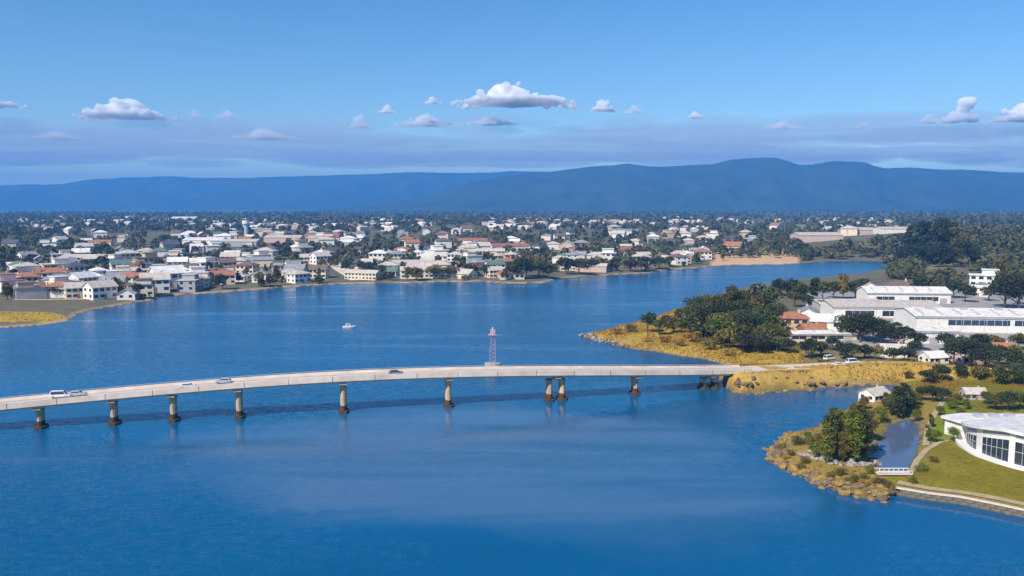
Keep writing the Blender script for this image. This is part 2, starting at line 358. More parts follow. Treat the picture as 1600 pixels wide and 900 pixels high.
# ------------------------------------------------------------------ water
def mat_water():
    m, N, L, b = new_mat('harbour_water')
    geo = N.new('ShaderNodeNewGeometry')
    def mapped(scale, rot=0.0):
        mp = N.new('ShaderNodeMapping'); mp.inputs['Scale'].default_value = scale; mp.inputs['Rotation'].default_value = (0, 0, rot); L.new(geo.outputs['Position'], mp.inputs[0]); return mp.outputs[0]
    def noise(vec, sc, det, rough=0.55, dist=0.0):
        n = N.new('ShaderNodeTexNoise'); n.inputs['Scale'].default_value = sc; n.inputs['Detail'].default_value = det; n.inputs['Roughness'].default_value = rough; n.inputs['Distortion'].default_value = dist
        L.new(vec, n.inputs['Vector']); return n.outputs[0]
    def mrange(v, a, b_, c, d):
        r = N.new('ShaderNodeMapRange'); r.interpolation_type = 'SMOOTHSTEP'; r.inputs[1].default_value = a; r.inputs[2].default_value = b_; r.inputs[3].default_value = c; r.inputs[4].default_value = d; L.new(v, r.inputs[0]); return r.outputs[0]
    slick = mrange(noise(mapped((0.0055, 0.013, 1), 0.25), 1.0, 3, 0.5, 0.9), 0.42, 0.62, 0, 1)        # smooth lanes between rippled ones
    sep = N.new('ShaderNodeSeparateXYZ'); L.new(geo.outputs['Position'], sep.inputs[0])
    def mul(a, b_):
        n = N.new('ShaderNodeMath'); n.operation = 'MULTIPLY'; L.new(a, n.inputs[0]); L.new(b_, n.inputs[1]); return n.outputs[0]
    slick = mul(slick, mrange(sep.outputs[1], 235, 330, 1.0, 0.25))                                    # the outer reach is wind-rippled
    # one broad paler tongue: sky reflection of smooth water painted into the base colour
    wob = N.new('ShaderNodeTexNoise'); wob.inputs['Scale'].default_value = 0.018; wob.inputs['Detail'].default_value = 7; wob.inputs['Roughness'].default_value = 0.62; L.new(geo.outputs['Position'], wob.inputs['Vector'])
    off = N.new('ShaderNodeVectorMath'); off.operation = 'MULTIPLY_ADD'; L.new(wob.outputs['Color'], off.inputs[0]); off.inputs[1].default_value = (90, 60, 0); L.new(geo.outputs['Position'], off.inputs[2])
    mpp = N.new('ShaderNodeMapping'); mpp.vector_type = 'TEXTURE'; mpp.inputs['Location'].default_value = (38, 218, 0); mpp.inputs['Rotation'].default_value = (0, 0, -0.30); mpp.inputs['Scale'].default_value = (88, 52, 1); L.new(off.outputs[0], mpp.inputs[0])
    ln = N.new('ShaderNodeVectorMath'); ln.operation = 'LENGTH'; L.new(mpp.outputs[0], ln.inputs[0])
    painted_sheen = mul(mrange(ln.outputs['Value'], 0.60, 1.0, 1.0, 0.0), mrange(noise(mapped((0.012, 0.06, 1), 0.1), 1.0, 5, 0.6, 0.5), 0.35, 0.62, 0.45, 1.0))
    lane = mrange(noise(mapped((0.006, 0.055, 1), 0.06), 1.0, 4, 0.6, 0.4), 0.52, 0.66, 0, 0.75)          # thin slicks strung along the wind
    mxl = N.new('ShaderNodeMath'); mxl.operation = 'MAXIMUM'; L.new(slick, mxl.inputs[0]); L.new(lane, mxl.inputs[1]); slick = mxl.outputs[0]
    lee = N.new('ShaderNodeVectorMath'); lee.operation = 'DISTANCE'; L.new(geo.outputs['Position'], lee.inputs[0]); lee.inputs[1].default_value = (92, 172, 0)
    mxl = N.new('ShaderNodeMath'); mxl.operation = 'MAXIMUM'; L.new(slick, mxl.inputs[0]); L.new(mrange(lee.outputs['Value'], 18, 62, 1.15, 0.0), mxl.inputs[1]); slick = mxl.outputs[0]   # calm in the lee of the near point
    deep = noise(mapped((0.004, 0.009, 1), -0.2), 1.0, 3)
    def vm(op, a, b_=None, sc=None):
        n = N.new('ShaderNodeVectorMath'); n.operation = op; L.new(a, n.inputs[0])
        if b_ is not None:
            if isinstance(b_, tuple): n.inputs[1].default_value = b_
            else: L.new(b_, n.inputs[1])
        if sc is not None:
            if isinstance(sc, float): n.inputs['Scale'].default_value = sc
            else: L.new(sc, n.inputs['Scale'])
        return n.outputs[0]
    def slope(scale_vec, rot, sc, amp):                   # wave slopes, the same near and far
        n = N.new('ShaderNodeTexNoise'); n.inputs['Scale'].default_value = sc; n.inputs['Detail'].default_value = 3; n.inputs['Roughness'].default_value = 0.6; L.new(mapped(scale_vec, rot), n.inputs['Vector'])
        return vm('MULTIPLY', vm('SUBTRACT', n.outputs['Color'], (0.5, 0.5, 0.5)), (amp, amp, 0.0))
    sl = vm('ADD', slope((1, 1.6, 1), 0.5, 0.38, 0.36), slope((1, 1.4, 1), -0.4, 2.6, 0.8))
    sl = vm('SCALE', sl, sc=mrange(slick, 0, 1, 1.0, 0.22))
    L.new(vm('NORMALIZE', vm('ADD', geo.outputs['Normal'], sl)), b.inputs['Normal'])
    rp = N.new('ShaderNodeValToRGB'); rp.color_ramp.elements[0].position = 0.35; rp.color_ramp.elements[1].position = 0.65
    rp.color_ramp.elements[0].color = (0.0010, 0.074, 0.165, 1); rp.color_ramp.elements[1].color = (0.0022, 0.108, 0.265, 1)
    L.new(deep, rp.inputs[0])
    mc = N.new('ShaderNodeMix'); mc.data_type = 'RGBA'; L.new(painted_sheen, mc.inputs[0]); L.new(rp.outputs[0], mc.inputs[6]); mc.inputs[7].default_value = (0.060, 0.150, 0.275, 1)
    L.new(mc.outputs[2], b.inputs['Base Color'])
    b.inputs['IOR'].default_value = 1.33; b.inputs['Specular IOR Level'].default_value = 0.45; L.new(mrange(slick, 0, 1, 0.22, 0.10), b.inputs['Roughness'])
    return m
wm = MB().add([(-11500,-2000,0),(11500,-2000,0),(11500,13500,0),(-11500,13500,0)], [(0,1,2,3)])
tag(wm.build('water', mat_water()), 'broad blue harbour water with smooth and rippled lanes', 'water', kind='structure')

def mat_pond():
    m, N, L, b = new_mat('pond_water'); geo = N.new('ShaderNodeNewGeometry')
    n = N.new('ShaderNodeTexNoise'); n.inputs['Scale'].default_value = 0.12; n.inputs['Detail'].default_value = 3; L.new(geo.outputs['Position'], n.inputs['Vector'])
    rp = N.new('ShaderNodeValToRGB'); rp.color_ramp.elements[0].color = (0.065, 0.10, 0.17, 1); rp.color_ramp.elements[1].color = (0.12, 0.165, 0.25, 1); L.new(n.outputs[0], rp.inputs[0]); L.new(rp.outputs[0], b.inputs['Base Color'])
    b.inputs['Roughness'].default_value = 0.08; b.inputs['IOR'].default_value = 1.33; return m
_pc = np.mean(np.array(POND), axis=0)
tag(MB().add([(*(_pc+(np.array(p)-_pc)*1.12), 0.02) for p in POND], [tuple(range(len(POND)))]).build('pond_water', mat_pond()), 'pale still water of the small pond on the near point', 'pond', kind='structure')

# ------------------------------------------------------------------ hills on the horizon
M['forest_hill'] = mat_noise('forest_hill', (0.016, 0.030, 0.018), (0.060, 0.078, 0.042), 0.0030, 0.95, detail=10)
def hill_range(name, prof, d0, d1, d2, seed, label):
    S = np.linspace(-0.95, 0.95, 420); T = np.concatenate([np.linspace(0, 1, 34), np.linspace(1, 1.6, 10)[1:]])
    px = 800 + S*F_PX; yy = np.interp(px, [p[0] for p in prof], [p[1] for p in prof])
    k = np.hanning(5); k /= k.sum(); yy = np.convolve(np.pad(yy, 2, mode='edge'), k, 'valid')
    ridge = CAM_H + (HORIZON - yy)/F_PX*d1
    ridge = ridge + fbm(S*40, S*0, seed+7, 4)*12
    V = []
    for t in T:
        Yr = d0+(d1-d0)*t if t <= 1 else d1+(d2-d1)*(t-1)/0.6
        spur = fbm(S*22+t*0.9, np.full_like(S, t*2.0), seed, 4); fine = fbm(S*60, np.full_like(S, t*7.0), seed+3, 4)
        env = t**1.25 if t <= 1 else max(0, 1-(t-1)/0.6)
        w = 4*t*(1-t) if t <= 1 else 0.3
        z = ridge*np.clip(env + 0.20*w*(1-2*np.abs(spur))*0.7 + 0.08*w*fine - 0.05*w, -0.05, 0.97 if t < 1 else 1.0)
        V.append(np.stack([S*Yr, np.full_like(S, Yr) + fine*60, z-2], 1))
    V = np.concatenate(V); nc = len(S); ii = (np.arange(len(T)-1)[:, None]*nc+np.arange(nc-1)[None, :]).ravel()
    me = smooth(mesh_np(name, V, np.stack([ii, ii+1, ii+1+nc, ii+nc], 1)))
    tag(link(name, me, M['forest_hill']), label, 'hills', kind='structure')
hill_range('hills', [(-500,330),(470,330),(560,321),(600,318),(640,312),(690,298),(750,282),(800,273),(880,266),(920,261),(975,256),(1010,262),(1060,259),(1110,258),(1140,249),(1170,248),(1205,247),(1250,259),(1300,252),(1340,254),(1380,264),(1420,263),(1480,266),(1600,270),(2000,280)],
           6000, 7600, 8600, 61, 'dark blue forested mountain range behind the town, on the right')
hill_range('hills', [(-500,296),(0,290),(100,288),(150,280),(270,276),(320,279),(400,278),(560,273),(620,270),(740,270),(800,268),(1000,272),(2000,285)],
           9300, 11000, 12500, 83, 'pale blue farther mountain range along the left horizon')

# ------------------------------------------------------------------ air
def build_haze():
    o = MB().box(-12500, 12500, -2500, 13400, -5, 560).build('haze', None)
    m = bpy.data.materials.new('haze_air'); m.use_nodes = True; n = m.node_tree.nodes; n.clear()
    pv = n.new('ShaderNodeVolumePrincipled'); pv.inputs['Color'].default_value = HAZE_COLOR; pv.inputs['Density'].default_value = HAZE_DENSITY; pv.inputs['Anisotropy'].default_value = 0.0
    ou = n.new('ShaderNodeOutputMaterial'); m.node_tree.links.new(pv.outputs[0], ou.inputs['Volume']); o.data.materials.append(m)
    tag(o, 'thin blue haze that fades the far town and hills', 'haze', kind='stuff')
build_haze()

# ------------------------------------------------------------------ clouds
def mat_cloud(name, dens, col, g=0.0):
    m = bpy.data.materials.new(name); m.use_nodes = True; n = m.node_tree.nodes; n.clear()
    pv = n.new('ShaderNodeVolumePrincipled'); pv.inputs['Color'].default_value = col; pv.inputs['Density'].default_value = dens; pv.inputs['Anisotropy'].default_value = g
    ou = n.new('ShaderNodeOutputMaterial'); m.node_tree.links.new(pv.outputs[0], ou.inputs['Volume']); return m
M['cloud'] = mat_cloud('cloud_dense', 0.019, (1.0, 1.0, 1.0, 1), -0.3); M['cloud_wisp'] = mat_cloud('cloud_wisp', 0.0065, (1.0, 1.0, 1.0, 1), -0.3); M['cloud_thin'] = mat_cloud('cloud_thin', 0.00042, (0.76, 0.84, 0.97, 1))
def remeshed(name, blobs, voxel, amp, seed):
    bm = bmesh.new()
    for (x, y, z, rx, ry, rz) in blobs:
        bmesh.ops.create_icosphere(bm, subdivisions=2, radius=1.0, matrix=Matrix.Translation((x, y, z)) @ Matrix.Diagonal((rx, ry, rz, 1)))
    me = bpy.data.meshes.new('tmp'); bm.to_mesh(me); bm.free()
    o = bpy.data.objects.new('tmp', me); COL.objects.link(o)
    md = o.modifiers.new('r', 'REMESH'); md.mode = 'VOXEL'; md.voxel_size = voxel
    dg = bpy.context.evaluated_depsgraph_get(); me2 = bpy.data.meshes.new_from_object(o.evaluated_get(dg)); bpy.data.objects.remove(o)
    n = len(me2.vertices); co = np.empty(n*3, np.float32); me2.vertices.foreach_get('co', co); co = co.reshape(-1, 3)
    nr = np.empty(n*3, np.float32); me2.vertices.foreach_get('normal', nr); nr = nr.reshape(-1, 3)
    d = np.zeros(n)
    for f, a in ((1/(8*voxel), 1.0), (1/(4*voxel), 0.5), (1/(2*voxel), 0.3)):
        d += a*((vnoise(co[:, 0]*f, co[:, 2]*f+co[:, 1]*f*0.7, seed)+vnoise(co[:, 1]*f+99, co[:, 0]*f*0.8+co[:, 2]*f, seed+5))-1)
    up = np.clip((co[:, 2]-co[:, 2].min())/(np.ptp(co[:, 2])+1e-6)*4, 0, 1)
    co = co + nr*(d*amp*up)[:, None]
    zmin = co[:, 2].min()
    me2.vertices.foreach_set('co', co.astype(np.float32).ravel()); me2.update(); smooth(me2); me2.name = name
    return me2
def cumulus(x0, x1, ytop, ybase, dist, seed, label, peak=0.5, mat='cloud', where=None):
    r = random.Random(seed)
    k = dist/F_PX; w = (x1-x0)*k; h = (ybase-ytop)*k; cx = ((x0+x1)/2-800)*k; zb = CAM_H+(HORIZON-ybase)*k
    blobs = []
    n = int(w/h*13)+10
    for i in range(n):
        t = (i+r.random())/n; top = h*(0.34+0.66*math.exp(-((t-peak)/0.2)**2))*r.uniform(0.75, 1.0)*min(1, 5*t+0.15, 5*(1-t)+0.15)
        rz = h*r.uniform(0.10, 0.22)*(0.5+0.5*top/h); rx = rz*r.uniform(1.0, 1.5)
        blobs.append(((t-0.5)*w*0.95, r.uniform(-0.25, 0.25)*w, max(rz*0.6, r.uniform(0.35, 1.0)*top-rz), rx, rx*1.2, rz))
    blobs.append((0, 0, h*0.14, w*0.42, w*0.3, h*0.15)); blobs.append(((peak-0.5)*w, 0, h*0.38, w*0.17, w*0.2, h*0.36))
    me = remeshed('cloud', blobs, max(h/24, 7), h*0.085, seed)
    o = link('cloud', me, M[mat], loc=(cx, dist, zb))
    tag(o, label, 'cloud', 'white cumulus clouds over the hills')
    return o
cumulus(705, 905, 128, 168, 14500, 1, 'largest white cumulus cloud with flat base, above the middle of the hills', 0.45)
cumulus(124, 278, 150, 188, 14500, 2, 'rounded white cumulus cloud high above the left hills', 0.55)
cumulus(-70, 50, 143, 170, 14500, 3, 'white cloud cut by the left edge of the picture', 0.45)
cumulus(1540, 1680, 152, 192, 14500, 4, 'white cloud cut by the right edge of the picture', 0.4)
cumulus(1468, 1516, 152, 193, 14500, 5, 'small tall white cloud puff left of the right edge cloud', 0.5)
cumulus(918, 962, 155, 177, 14500, 6, 'small white cloud puff just right of the largest cloud', 0.5)
cumulus(664, 692, 150, 166, 14500, 7, 'tiny white cloud puff just left of the largest cloud', 0.5)
cumulus(1066, 1096, 173, 188, 14500, 8, 'tiny lone white cloud puff above the highest mountain', 0.5)
cumulus(1422, 1456, 177, 195, 14500, 9, 'tiny white cloud puff low before the small tall puff', 0.5)
cumulus(592, 622, 164, 180, 14500, 10, 'tiny white cloud puff over the thin grey cloud sheet', 0.5)

for k_, (a_, b_, c_, d_, l_) in enumerate([(300,330,172,187,'faint puff of cloud right of the rounded left cloud, nearer one'),(345,380,170,187,'faint puff of cloud right of the rounded left cloud, farther one'),(548,584,178,203,'faint cloud puff at the left end of the grey cloud strip'),
   (615,720,176,200,'long faint white cloud strip below and left of the largest cloud'),(720,812,180,198,'faint white cloud strip straight below the largest cloud'),(970,1004,162,180,'faint cloud puff second to the right of the largest cloud'),
   (55,142,203,220,'faint low cloud strip under the left edge cloud'),(355,484,200,220,'faint low cloud strip over the left mountains'),(1322,1356,186,204,'faint cloud puff left of the tiny low puff at right'),(1180,1250,188,204,'faint cloud strip above the right shoulder of the mountains')]):
    cumulus(a_, b_, c_, d_, 14500, 30+k_, l_, 0.5, 'cloud_wisp')
def cloud_bank():
    r = random.Random(5)
    rows = [(15500, 1500, 60), (19000, 1560, 60), (24000, 1620, 60), (30000, 1750, 50)]
    bm = []
    for d, z, n in rows:
        for i in range(n):
            x = r.uniform(-0.85, 0.85)*d; w = r.uniform(500, 1500)*d/19000; y = d + r.uniform(-1800, 1800)
            bm.append((x, y, z+r.uniform(-60, 60), w*1.5, w, r.uniform(70, 170)*d/19000))
    me = remeshed('cloud_bank', bm, 95, 40, 77)
    tag(link('cloud_bank', me, M['cloud_thin']), 'thin grey blue bank of cloud low above the mountains', 'cloud bank', kind='stuff')
cloud_bank()

# ------------------------------------------------------------------ bridge
def ribbon(pts, off0, off1, z0, z1):
    """closed strip between two side offsets and two level offsets along pts (x, y, z)"""
    mb = MB(); n = len(pts); vs = []
    for i in range(n):
        a = np.array(pts[max(0, i-1)]); b = np.array(pts[min(n-1, i+1)]); d = (b-a)[:2]; d = d/np.hypot(*d); nx, ny = -d[1], d[0]
        x, y, z = pts[i]
        vs += [(x+nx*off0, y+ny*off0, z+z0), (x+nx*off1, y+ny*off1, z+z0), (x+nx*off1, y+ny*off1, z+z1), (x+nx*off0, y+ny*off0, z+z1)]
    fs = [(0, 1, 2, 3), tuple((n-1)*4+k for k in (3, 2, 1, 0))]
    for i in range(n-1):
        for k in range(4): fs.append((i*4+k, (i+1)*4+k, (i+1)*4+(k+1) % 4, i*4+(k+1) % 4))
    mb.add(vs, fs); return mb
def arc_pts(p0, p1, step=3.0):
    xs = np.linspace(p0, p1, 200); pts = [bridge_at(x) for x in xs]; L = [0]
    for i in range(1, 200): L.append(L[-1]+float(np.linalg.norm(pts[i]-pts[i-1])))
    n = max(2, int(L[-1]/step)); q = np.linspace(0, L[-1], n+1)
    return [np.array([np.interp(t, L, [p[k] for p in pts]) for k in range(3)]) for t in q]
BR = arc_pts(-330, 1165, 3.0)
br = empty('road_bridge', tuple(BR[0]*np.array((1, 1, 0))))
tag(br, 'long pale concrete road bridge crossing the harbour on slender piers', 'bridge')
br.location = (0, 0, 0)
ribbon(BR, -3.4, 3.4, -0.35, 0.0).build('deck', M['concrete_deck'], br)
ribbon(BR, -3.7, -3.4, -0.8, 0.75).build('parapet', M['concrete'], br)
ribbon(BR, 3.4, 3.7, -0.8, 0.75).build('parapet', M['concrete'], br)
for o_ in (-2.4, -0.8, 0.8, 2.4): ribbon(BR, o_-0.28, o_+0.28, -1.5, -0.352).build('girder', M['concrete_deck'], br)
ribbon(BR, 2.35, 3.4, 0.0, 0.16).build('footway', M['pale_road'], br)
ribbon(BR, -3.3, 2.3, 0.0, 0.012).build('road_surface', M['pale_road'], br)
for i in range(0, len(BR)-1, 4):
    p_, q_ = BR[i], BR[i+1]; d_ = (q_-p_)/np.linalg.norm(q_-p_)
    ribbon([p_, p_+d_*0.12], -3.73, -3.69, -0.82, 0.76).build('joint', M['weed'], br)
for side in (-3.55, 3.55):
    rl = ribbon(BR, side-0.05, side+0.05, 1.05, 1.15)
    for p_ in BR[::1]:
        rl.tube((p_[0], p_[1]+side, p_[2]+0.74), (p_[0], p_[1]+side, p_[2]+1.07), 0.035, 0.035, 5)
    rl.build('railing', M['steel'], br)
for i in range(2, len(BR)-3, 3):
    ribbon(BR[i:i+2], -0.56, -0.44, 0.013, 0.018).build('lane_marking', M['white_paint'], br)
def pier(px, twin=False):
    p = bridge_at(px); q = bridge_at(px+8); d = (q-p)[:2]; ang = math.atan2(d[1], d[0])

    cap = MB(); z1 = p[2]-1.5
    cap.add([(-0.85,-1.7,z1-1.1),(0.85,-1.7,z1-1.1),(0.85,1.7,z1-1.1),(-0.85,1.7,z1-1.1),(-0.98,-3.1,z1-0.5),(0.98,-3.1,z1-0.5),(0.98,3.1,z1-0.5),(-0.98,3.1,z1-0.5),(-0.98,-3.1,z1),(0.98,-3.1,z1),(0.98,3.1,z1),(-0.98,3.1,z1)],
            [(0,3,2,1),(0,1,5,4),(1,2,6,5),(2,3,7,6),(3,0,4,7),(4,5,9,8),(5,6,10,9),(6,7,11,10),(7,4,8,11),(8,9,10,11)])
    c = cap.build('pier_cap', M['concrete_pier'], br); c.location = (p[0], p[1], 0); c.rotation_euler = (0, 0, ang)
    xs = (-2.1, 2.1) if twin else (0,)
    for x in xs:
        s = MB(); n = 12; poly = [(x+0.95*math.cos(t), 1.7*math.sin(t)) for t in [2*math.pi*k/n for k in range(n)]]
        s.prism(poly, 2.05, z1-1.08); o = s.build('pier_shaft', M['concrete_pier'], br); o.location = c.location; o.rotation_euler = c.rotation_euler
        s = MB(); s.prism([(x+(a-x)*1.012, b*1.012) for a, b in poly], -3, 2.06); w = s.build('tide_band', M['weed'], br); w.location = c.location; w.rotation_euler = c.rotation_euler
        s = MB(); s.prism([(x+1.75*math.cos(t), 2.7*math.sin(t)) for t in [2*math.pi*(k+.5)/8 for k in range(8)]], -3, 0.55); w = s.build('footing', M['weed'], br); w.location = c.location; w.rotation_euler = c.rotation_euler
for px_ in (-190, -65, 62, 177, 270, 373, 536, 700, 992): pier(px_)
pier(868, True); pier(1108, True)
ab = MB().box(-2.2, 2.0, -3.6, 3.6, -3, B_END[2]-0.36)
a_ = ab.build('abutment', M['weed'], br); a_.location = (B_END[0]-1.0, B_END[1], 0); a_.rotation_euler = (0, 0, math.atan2(BR[-1][1]-BR[-2][1], BR[-1][0]-BR[-2][0]))

# road over the causeway
def resample(pts, step=3.0):
    pts = np.array(pts); L = np.concatenate([[0], np.cumsum(np.linalg.norm(np.diff(pts, axis=0), axis=1))]); q = np.linspace(0, L[-1], int(L[-1]/step)+1)
    return [np.array([np.interp(t, L, pts[:, k]) for k in range(pts.shape[1])]) for t in q]
CR = resample(CAUSE_D, 4.0)
tag(ribbon(CR, -3.4, 3.4, -0.4, 0.03).build('road', M['pale_road']), 'pale road running off the bridge along the causeway', 'road', kind='structure')
for sd in (-1, 1):
    tag(ribbon(CR, sd*3.4 if sd > 0 else -3.65, 3.65 if sd > 0 else -3.4, -0.4, 0.16).build('kerb', M['concrete']), 'low concrete kerb beside the causeway road', 'kerb', kind='structure')
for i in range(1, len(CR)-2, 3):
    tag(ribbon(CR[i:i+2], -0.07, 0.07, 0.031, 0.036).build('road_marking', M['white_paint']), 'white dash along the causeway road', 'marking', kind='structure')

def ground_strip(name, pts2, width, mat, label, cat, zoff=0.10, step=2.0):
    pts = resample([np.array(p, float) for p in pts2], step); V = []; n = len(pts); k = 5
    for i in range(n):
        d = pts[min(n-1, i+1)]-pts[max(0, i-1)]; d = d/np.hypot(*d); nx = np.array((-d[1], d[0]))
        for j in range(k): V.append(pts[i]+nx*(j/(k-1)-0.5)*width)
    V = np.array(V); Z = hgt(V[:, 0], V[:, 1]) + zoff
    F = [(i*k+j, (i+1)*k+j, (i+1)*k+j+1, i*k+j+1) for i in range(n-1) for j in range(k-1)]
    me = mesh_np(name, np.column_stack([V, Z]), np.array(F)); smooth(me)
    return tag(link(name, me, mat), label, cat, kind='structure')

# ------------------------------------------------------------------ trees
def leaf_quads(pts, out, size, rng, bias=0.75):
    """bent four-cornered leaf clumps at pts, facing outward with scatter"""
    n = len(pts); nv = out*bias + rng.normal(size=(n, 3))*0.55; nv /= np.linalg.norm(nv, axis=1)[:, None]
    t = np.cross(nv, rng.normal(size=(n, 3))); t /= np.linalg.norm(t, axis=1)[:, None]+1e-9; b = np.cross(nv, t)
    s = (size*rng.uniform(0.6, 1.35, n))[:, None]; a = s*rng.uniform(0.55, 1.0, n)[:, None]
    V = np.stack([pts-t*s, pts-b*a+nv*s*0.12, pts+t*s, pts+b*a-nv*s*0.25], 1).reshape(-1, 3)
    return V, np.arange(4*n).reshape(-1, 4)
def crown_mesh(name, kind, n, leaf, seed):
    """crown of a tree ten metres tall standing at the origin"""
    rng = np.random.default_rng(seed); lobes = []
    if kind == 'dome':
        for i in range(15):
            a = rng.uniform(0, 2*math.pi); r = 3.1*math.sqrt(rng.uniform(0, 1)); z = 6.6 - 0.24*r*r + rng.uniform(-1.3, 0.9); lobes.append((r*math.cos(a), r*math.sin(a), z, rng.uniform(1.3, 2.1)))
        lobes.append((0, 0, 5.6, 2.6))
    elif kind == 'tall':
        for i in range(15):
            a = rng.uniform(0, 2*math.pi); z = rng.uniform(2.6, 8.7); R = 2.2*math.sin(math.pi*min(1, (z-0.9)/9.6))**0.8; r = R*math.sqrt(rng.uniform(0.05, 0.8)); lobes.append((r*math.cos(a), r*math.sin(a), z, rng.uniform(0.9, 1.5)))
        lobes.append((0, 0, 5.4, 1.7))
    elif kind == 'conifer':
        for i in range(26):
            z = 1.6+8.0*rng.uniform(0, 1)**1.15; R = 2.5*(1-(z-1.4)/9.0)+0.15; a = rng.uniform(0, 2*math.pi); r = R*rng.uniform(0.35, 0.85); lobes.append((r*math.cos(a), r*math.sin(a), z, 0.35+0.42*R))
        lobes.append((0, 0, 9.2, 0.55))
    elif kind == 'poplar':
        for i in range(14):
            z = 1.4+8.0*i/13; R = 1.25*math.sin(math.pi*min(1, (z-0.2)/10.4))**0.6; a = rng.uniform(0, 2*math.pi); lobes.append((0.45*R*math.cos(a), 0.45*R*math.sin(a), z, 0.35+0.65*R))
    elif kind == 'shrub':
        for i in range(9):
            a = rng.uniform(0, 2*math.pi); r = 5.0*math.sqrt(rng.uniform(0, 1)); lobes.append((r*math.cos(a), r*math.sin(a), rng.uniform(2.5, 5.8), rng.uniform(2.4, 3.7)))
    L = np.array(lobes); w = L[:, 3]**2; pick = rng.choice(len(L), n, p=w/w.sum())
    d = rng.normal(size=(n, 3)); d[:, 2] += 0.25; d /= np.linalg.norm(d, axis=1)[:, None]
    rad = L[pick, 3]*(rng.uniform(0, 1, n)**0.28)*rng.uniform(0.8, 1.12, n)
    pts = L[pick, :3]+d*rad[:, None]*np.array((1, 1, 0.85)); pts[:, 2] = np.maximum(pts[:, 2], 0.3)
    V, Fc = leaf_quads(pts, d, leaf, rng)
    me = mesh_np(name, V, Fc)
    lob = rng.uniform(0, 1, len(L)); val = np.clip(0.45*lob[pick]+0.55*rng.uniform(0, 1, n)**1.3, 0, 1)
    at = me.attributes.new('leaf', 'FLOAT', 'FACE'); at.data.foreach_set('value', val.astype(np.float32))
    return me
def trunk_mesh(name, kind, seed):
    r = random.Random(seed); mb = MB(); H = dict(dome=5.5, tall=8, conifer=9.2, poplar=8.5, shrub=2.5)[kind]; R = dict(dome=0.34, tall=0.26, conifer=0.26, poplar=0.2, shrub=0.22)[kind]
    p = Vector((0, 0, -0.8)); k = 5
    for i in range(k):
        q = Vector((r.uniform(-.18, .18)*(i+1)*0.5, r.uniform(-.18, .18)*(i+1)*0.5, -0.8+(H+0.8)*(i+1)/k)); mb.tube(p, q, R*(1-i/k*0.8), R*(1-(i+1)/k*0.8), 7)
        if i >= 1:
            for _ in range(2):
                a = r.uniform(0, 6.28); l = r.uniform(1.2, 2.6)*(0.5 if kind in ('poplar', 'conifer') else 1); mb.tube(q, q+Vector((math.cos(a)*l, math.sin(a)*l, l*r.uniform(0.3, 0.9))), R*(0.6-i*0.08), R*0.12, 5)
        p = q
    return mb.mesh(name)
CROWN, TRUNK = {}, {}
for kd in ('dome', 'tall', 'conifer', 'poplar', 'shrub'):
    for q_, (n_, lf_) in dict(near=(2600, 0.23), mid=(1100, 0.36), far=(420, 0.58)).items():
        if kd == 'shrub': n_, lf_ = n_//2, lf_*1.6
        if kd == 'poplar': n_, lf_ = int(n_*0.7), lf_*0.9
        for v_ in range(3): CROWN[kd, q_, v_] = crown_mesh('crown', kd, n_, lf_, (ord(kd[0])*31+ord(q_[0])*7+v_))
    for v_ in range(2): TRUNK[kd, v_] = trunk_mesh('trunk', kd, ord(kd[1])*3+v_)
KIND_WORD = dict(dome='round crowned', tall='upright leafy', conifer='pointed', poplar='slender columnar', shrub='low spreading')
LEAF_WORD = dict(leaf_dark='dark green', leaf_mid='mid green', leaf_olive='olive yellow', leaf_bright='bright green', leaf_blue='grey green', leaf_dry='straw yellow')
TREES = []          # (x, y, radius) taken
def tree(x, y, h, kind, leaf, q, where, group, wide=1.0, name=None, z=None):
    e = empty(name or {'conifer': 'conifer_tree', 'poplar': 'poplar_tree', 'shrub': 'shrub'}.get(kind, 'broadleaf_tree'), (x, y, gz(x, y) if z is None else z), random.uniform(0, 6.28))
    s = h/10.0; e.scale = (s*wide*random.uniform(0.92, 1.1), s*wide*random.uniform(0.92, 1.1), s)
    link('crown', CROWN[kind, q, random.randrange(3)], M[leaf], e)
    link('stem' if kind == 'shrub' else 'trunk', TRUNK[kind, random.randrange(2)], M['bark'], e)
    queue(e, '%s %s %s' % (KIND_WORD[kind], LEAF_WORD[leaf], 'bush' if kind == 'shrub' else 'tree'), 'bush' if kind == 'shrub' else 'tree', group, where)
    TREES.append((x, y, 0.28*h*wide)); return e
def tree_px(px, py, h_px, kind, leaf, q, where, group, wide=1.0):
    """base of the tree at a picture point; height given in picture pixels"""
    z = 1.5
    for _ in range(4):
        x, y = P(px, py, z); z = gz(x, y)
    return tree(x, y, h_px*math.hypot(y, CAM_H)/F_PX, kind, leaf, q, where, group, wide)

# ------------------------------------------------------------------ houses
def gable_parts(w, d, h, rh, over=0.5, th=0.22):
    wl_ = MB(); a, b = w/2, d/2
    wl_.add([(-a,-b,-1.2),(a,-b,-1.2),(a,b,-1.2),(-a,b,-1.2),(-a,-b,h),(a,-b,h),(a,b,h),(-a,b,h),(-a,0,h+rh),(a,0,h+rh)],
            [(0,3,2,1),(0,1,5,4),(2,3,7,6),(1,2,6,9,5),(3,0,4,8,7),(4,5,9,8),(6,7,8,9)])
    rf = MB(); k = rh/b; e = over
    for s_ in (-1, 1):
        vs = []
        for x in (-a-e, a+e):
            vs += [(x, 0, h+rh+0.03), (x, s_*(b+e), h-k*e+0.03), (x, s_*(b+e), h-k*e+0.03+th), (x, 0, h+rh+0.03+th)]
        rf.add(vs, [(0,1,2,3),(4,7,6,5),(0,4,5,1),(1,5,6,2),(2,6,7,3)])
    return wl_, rf
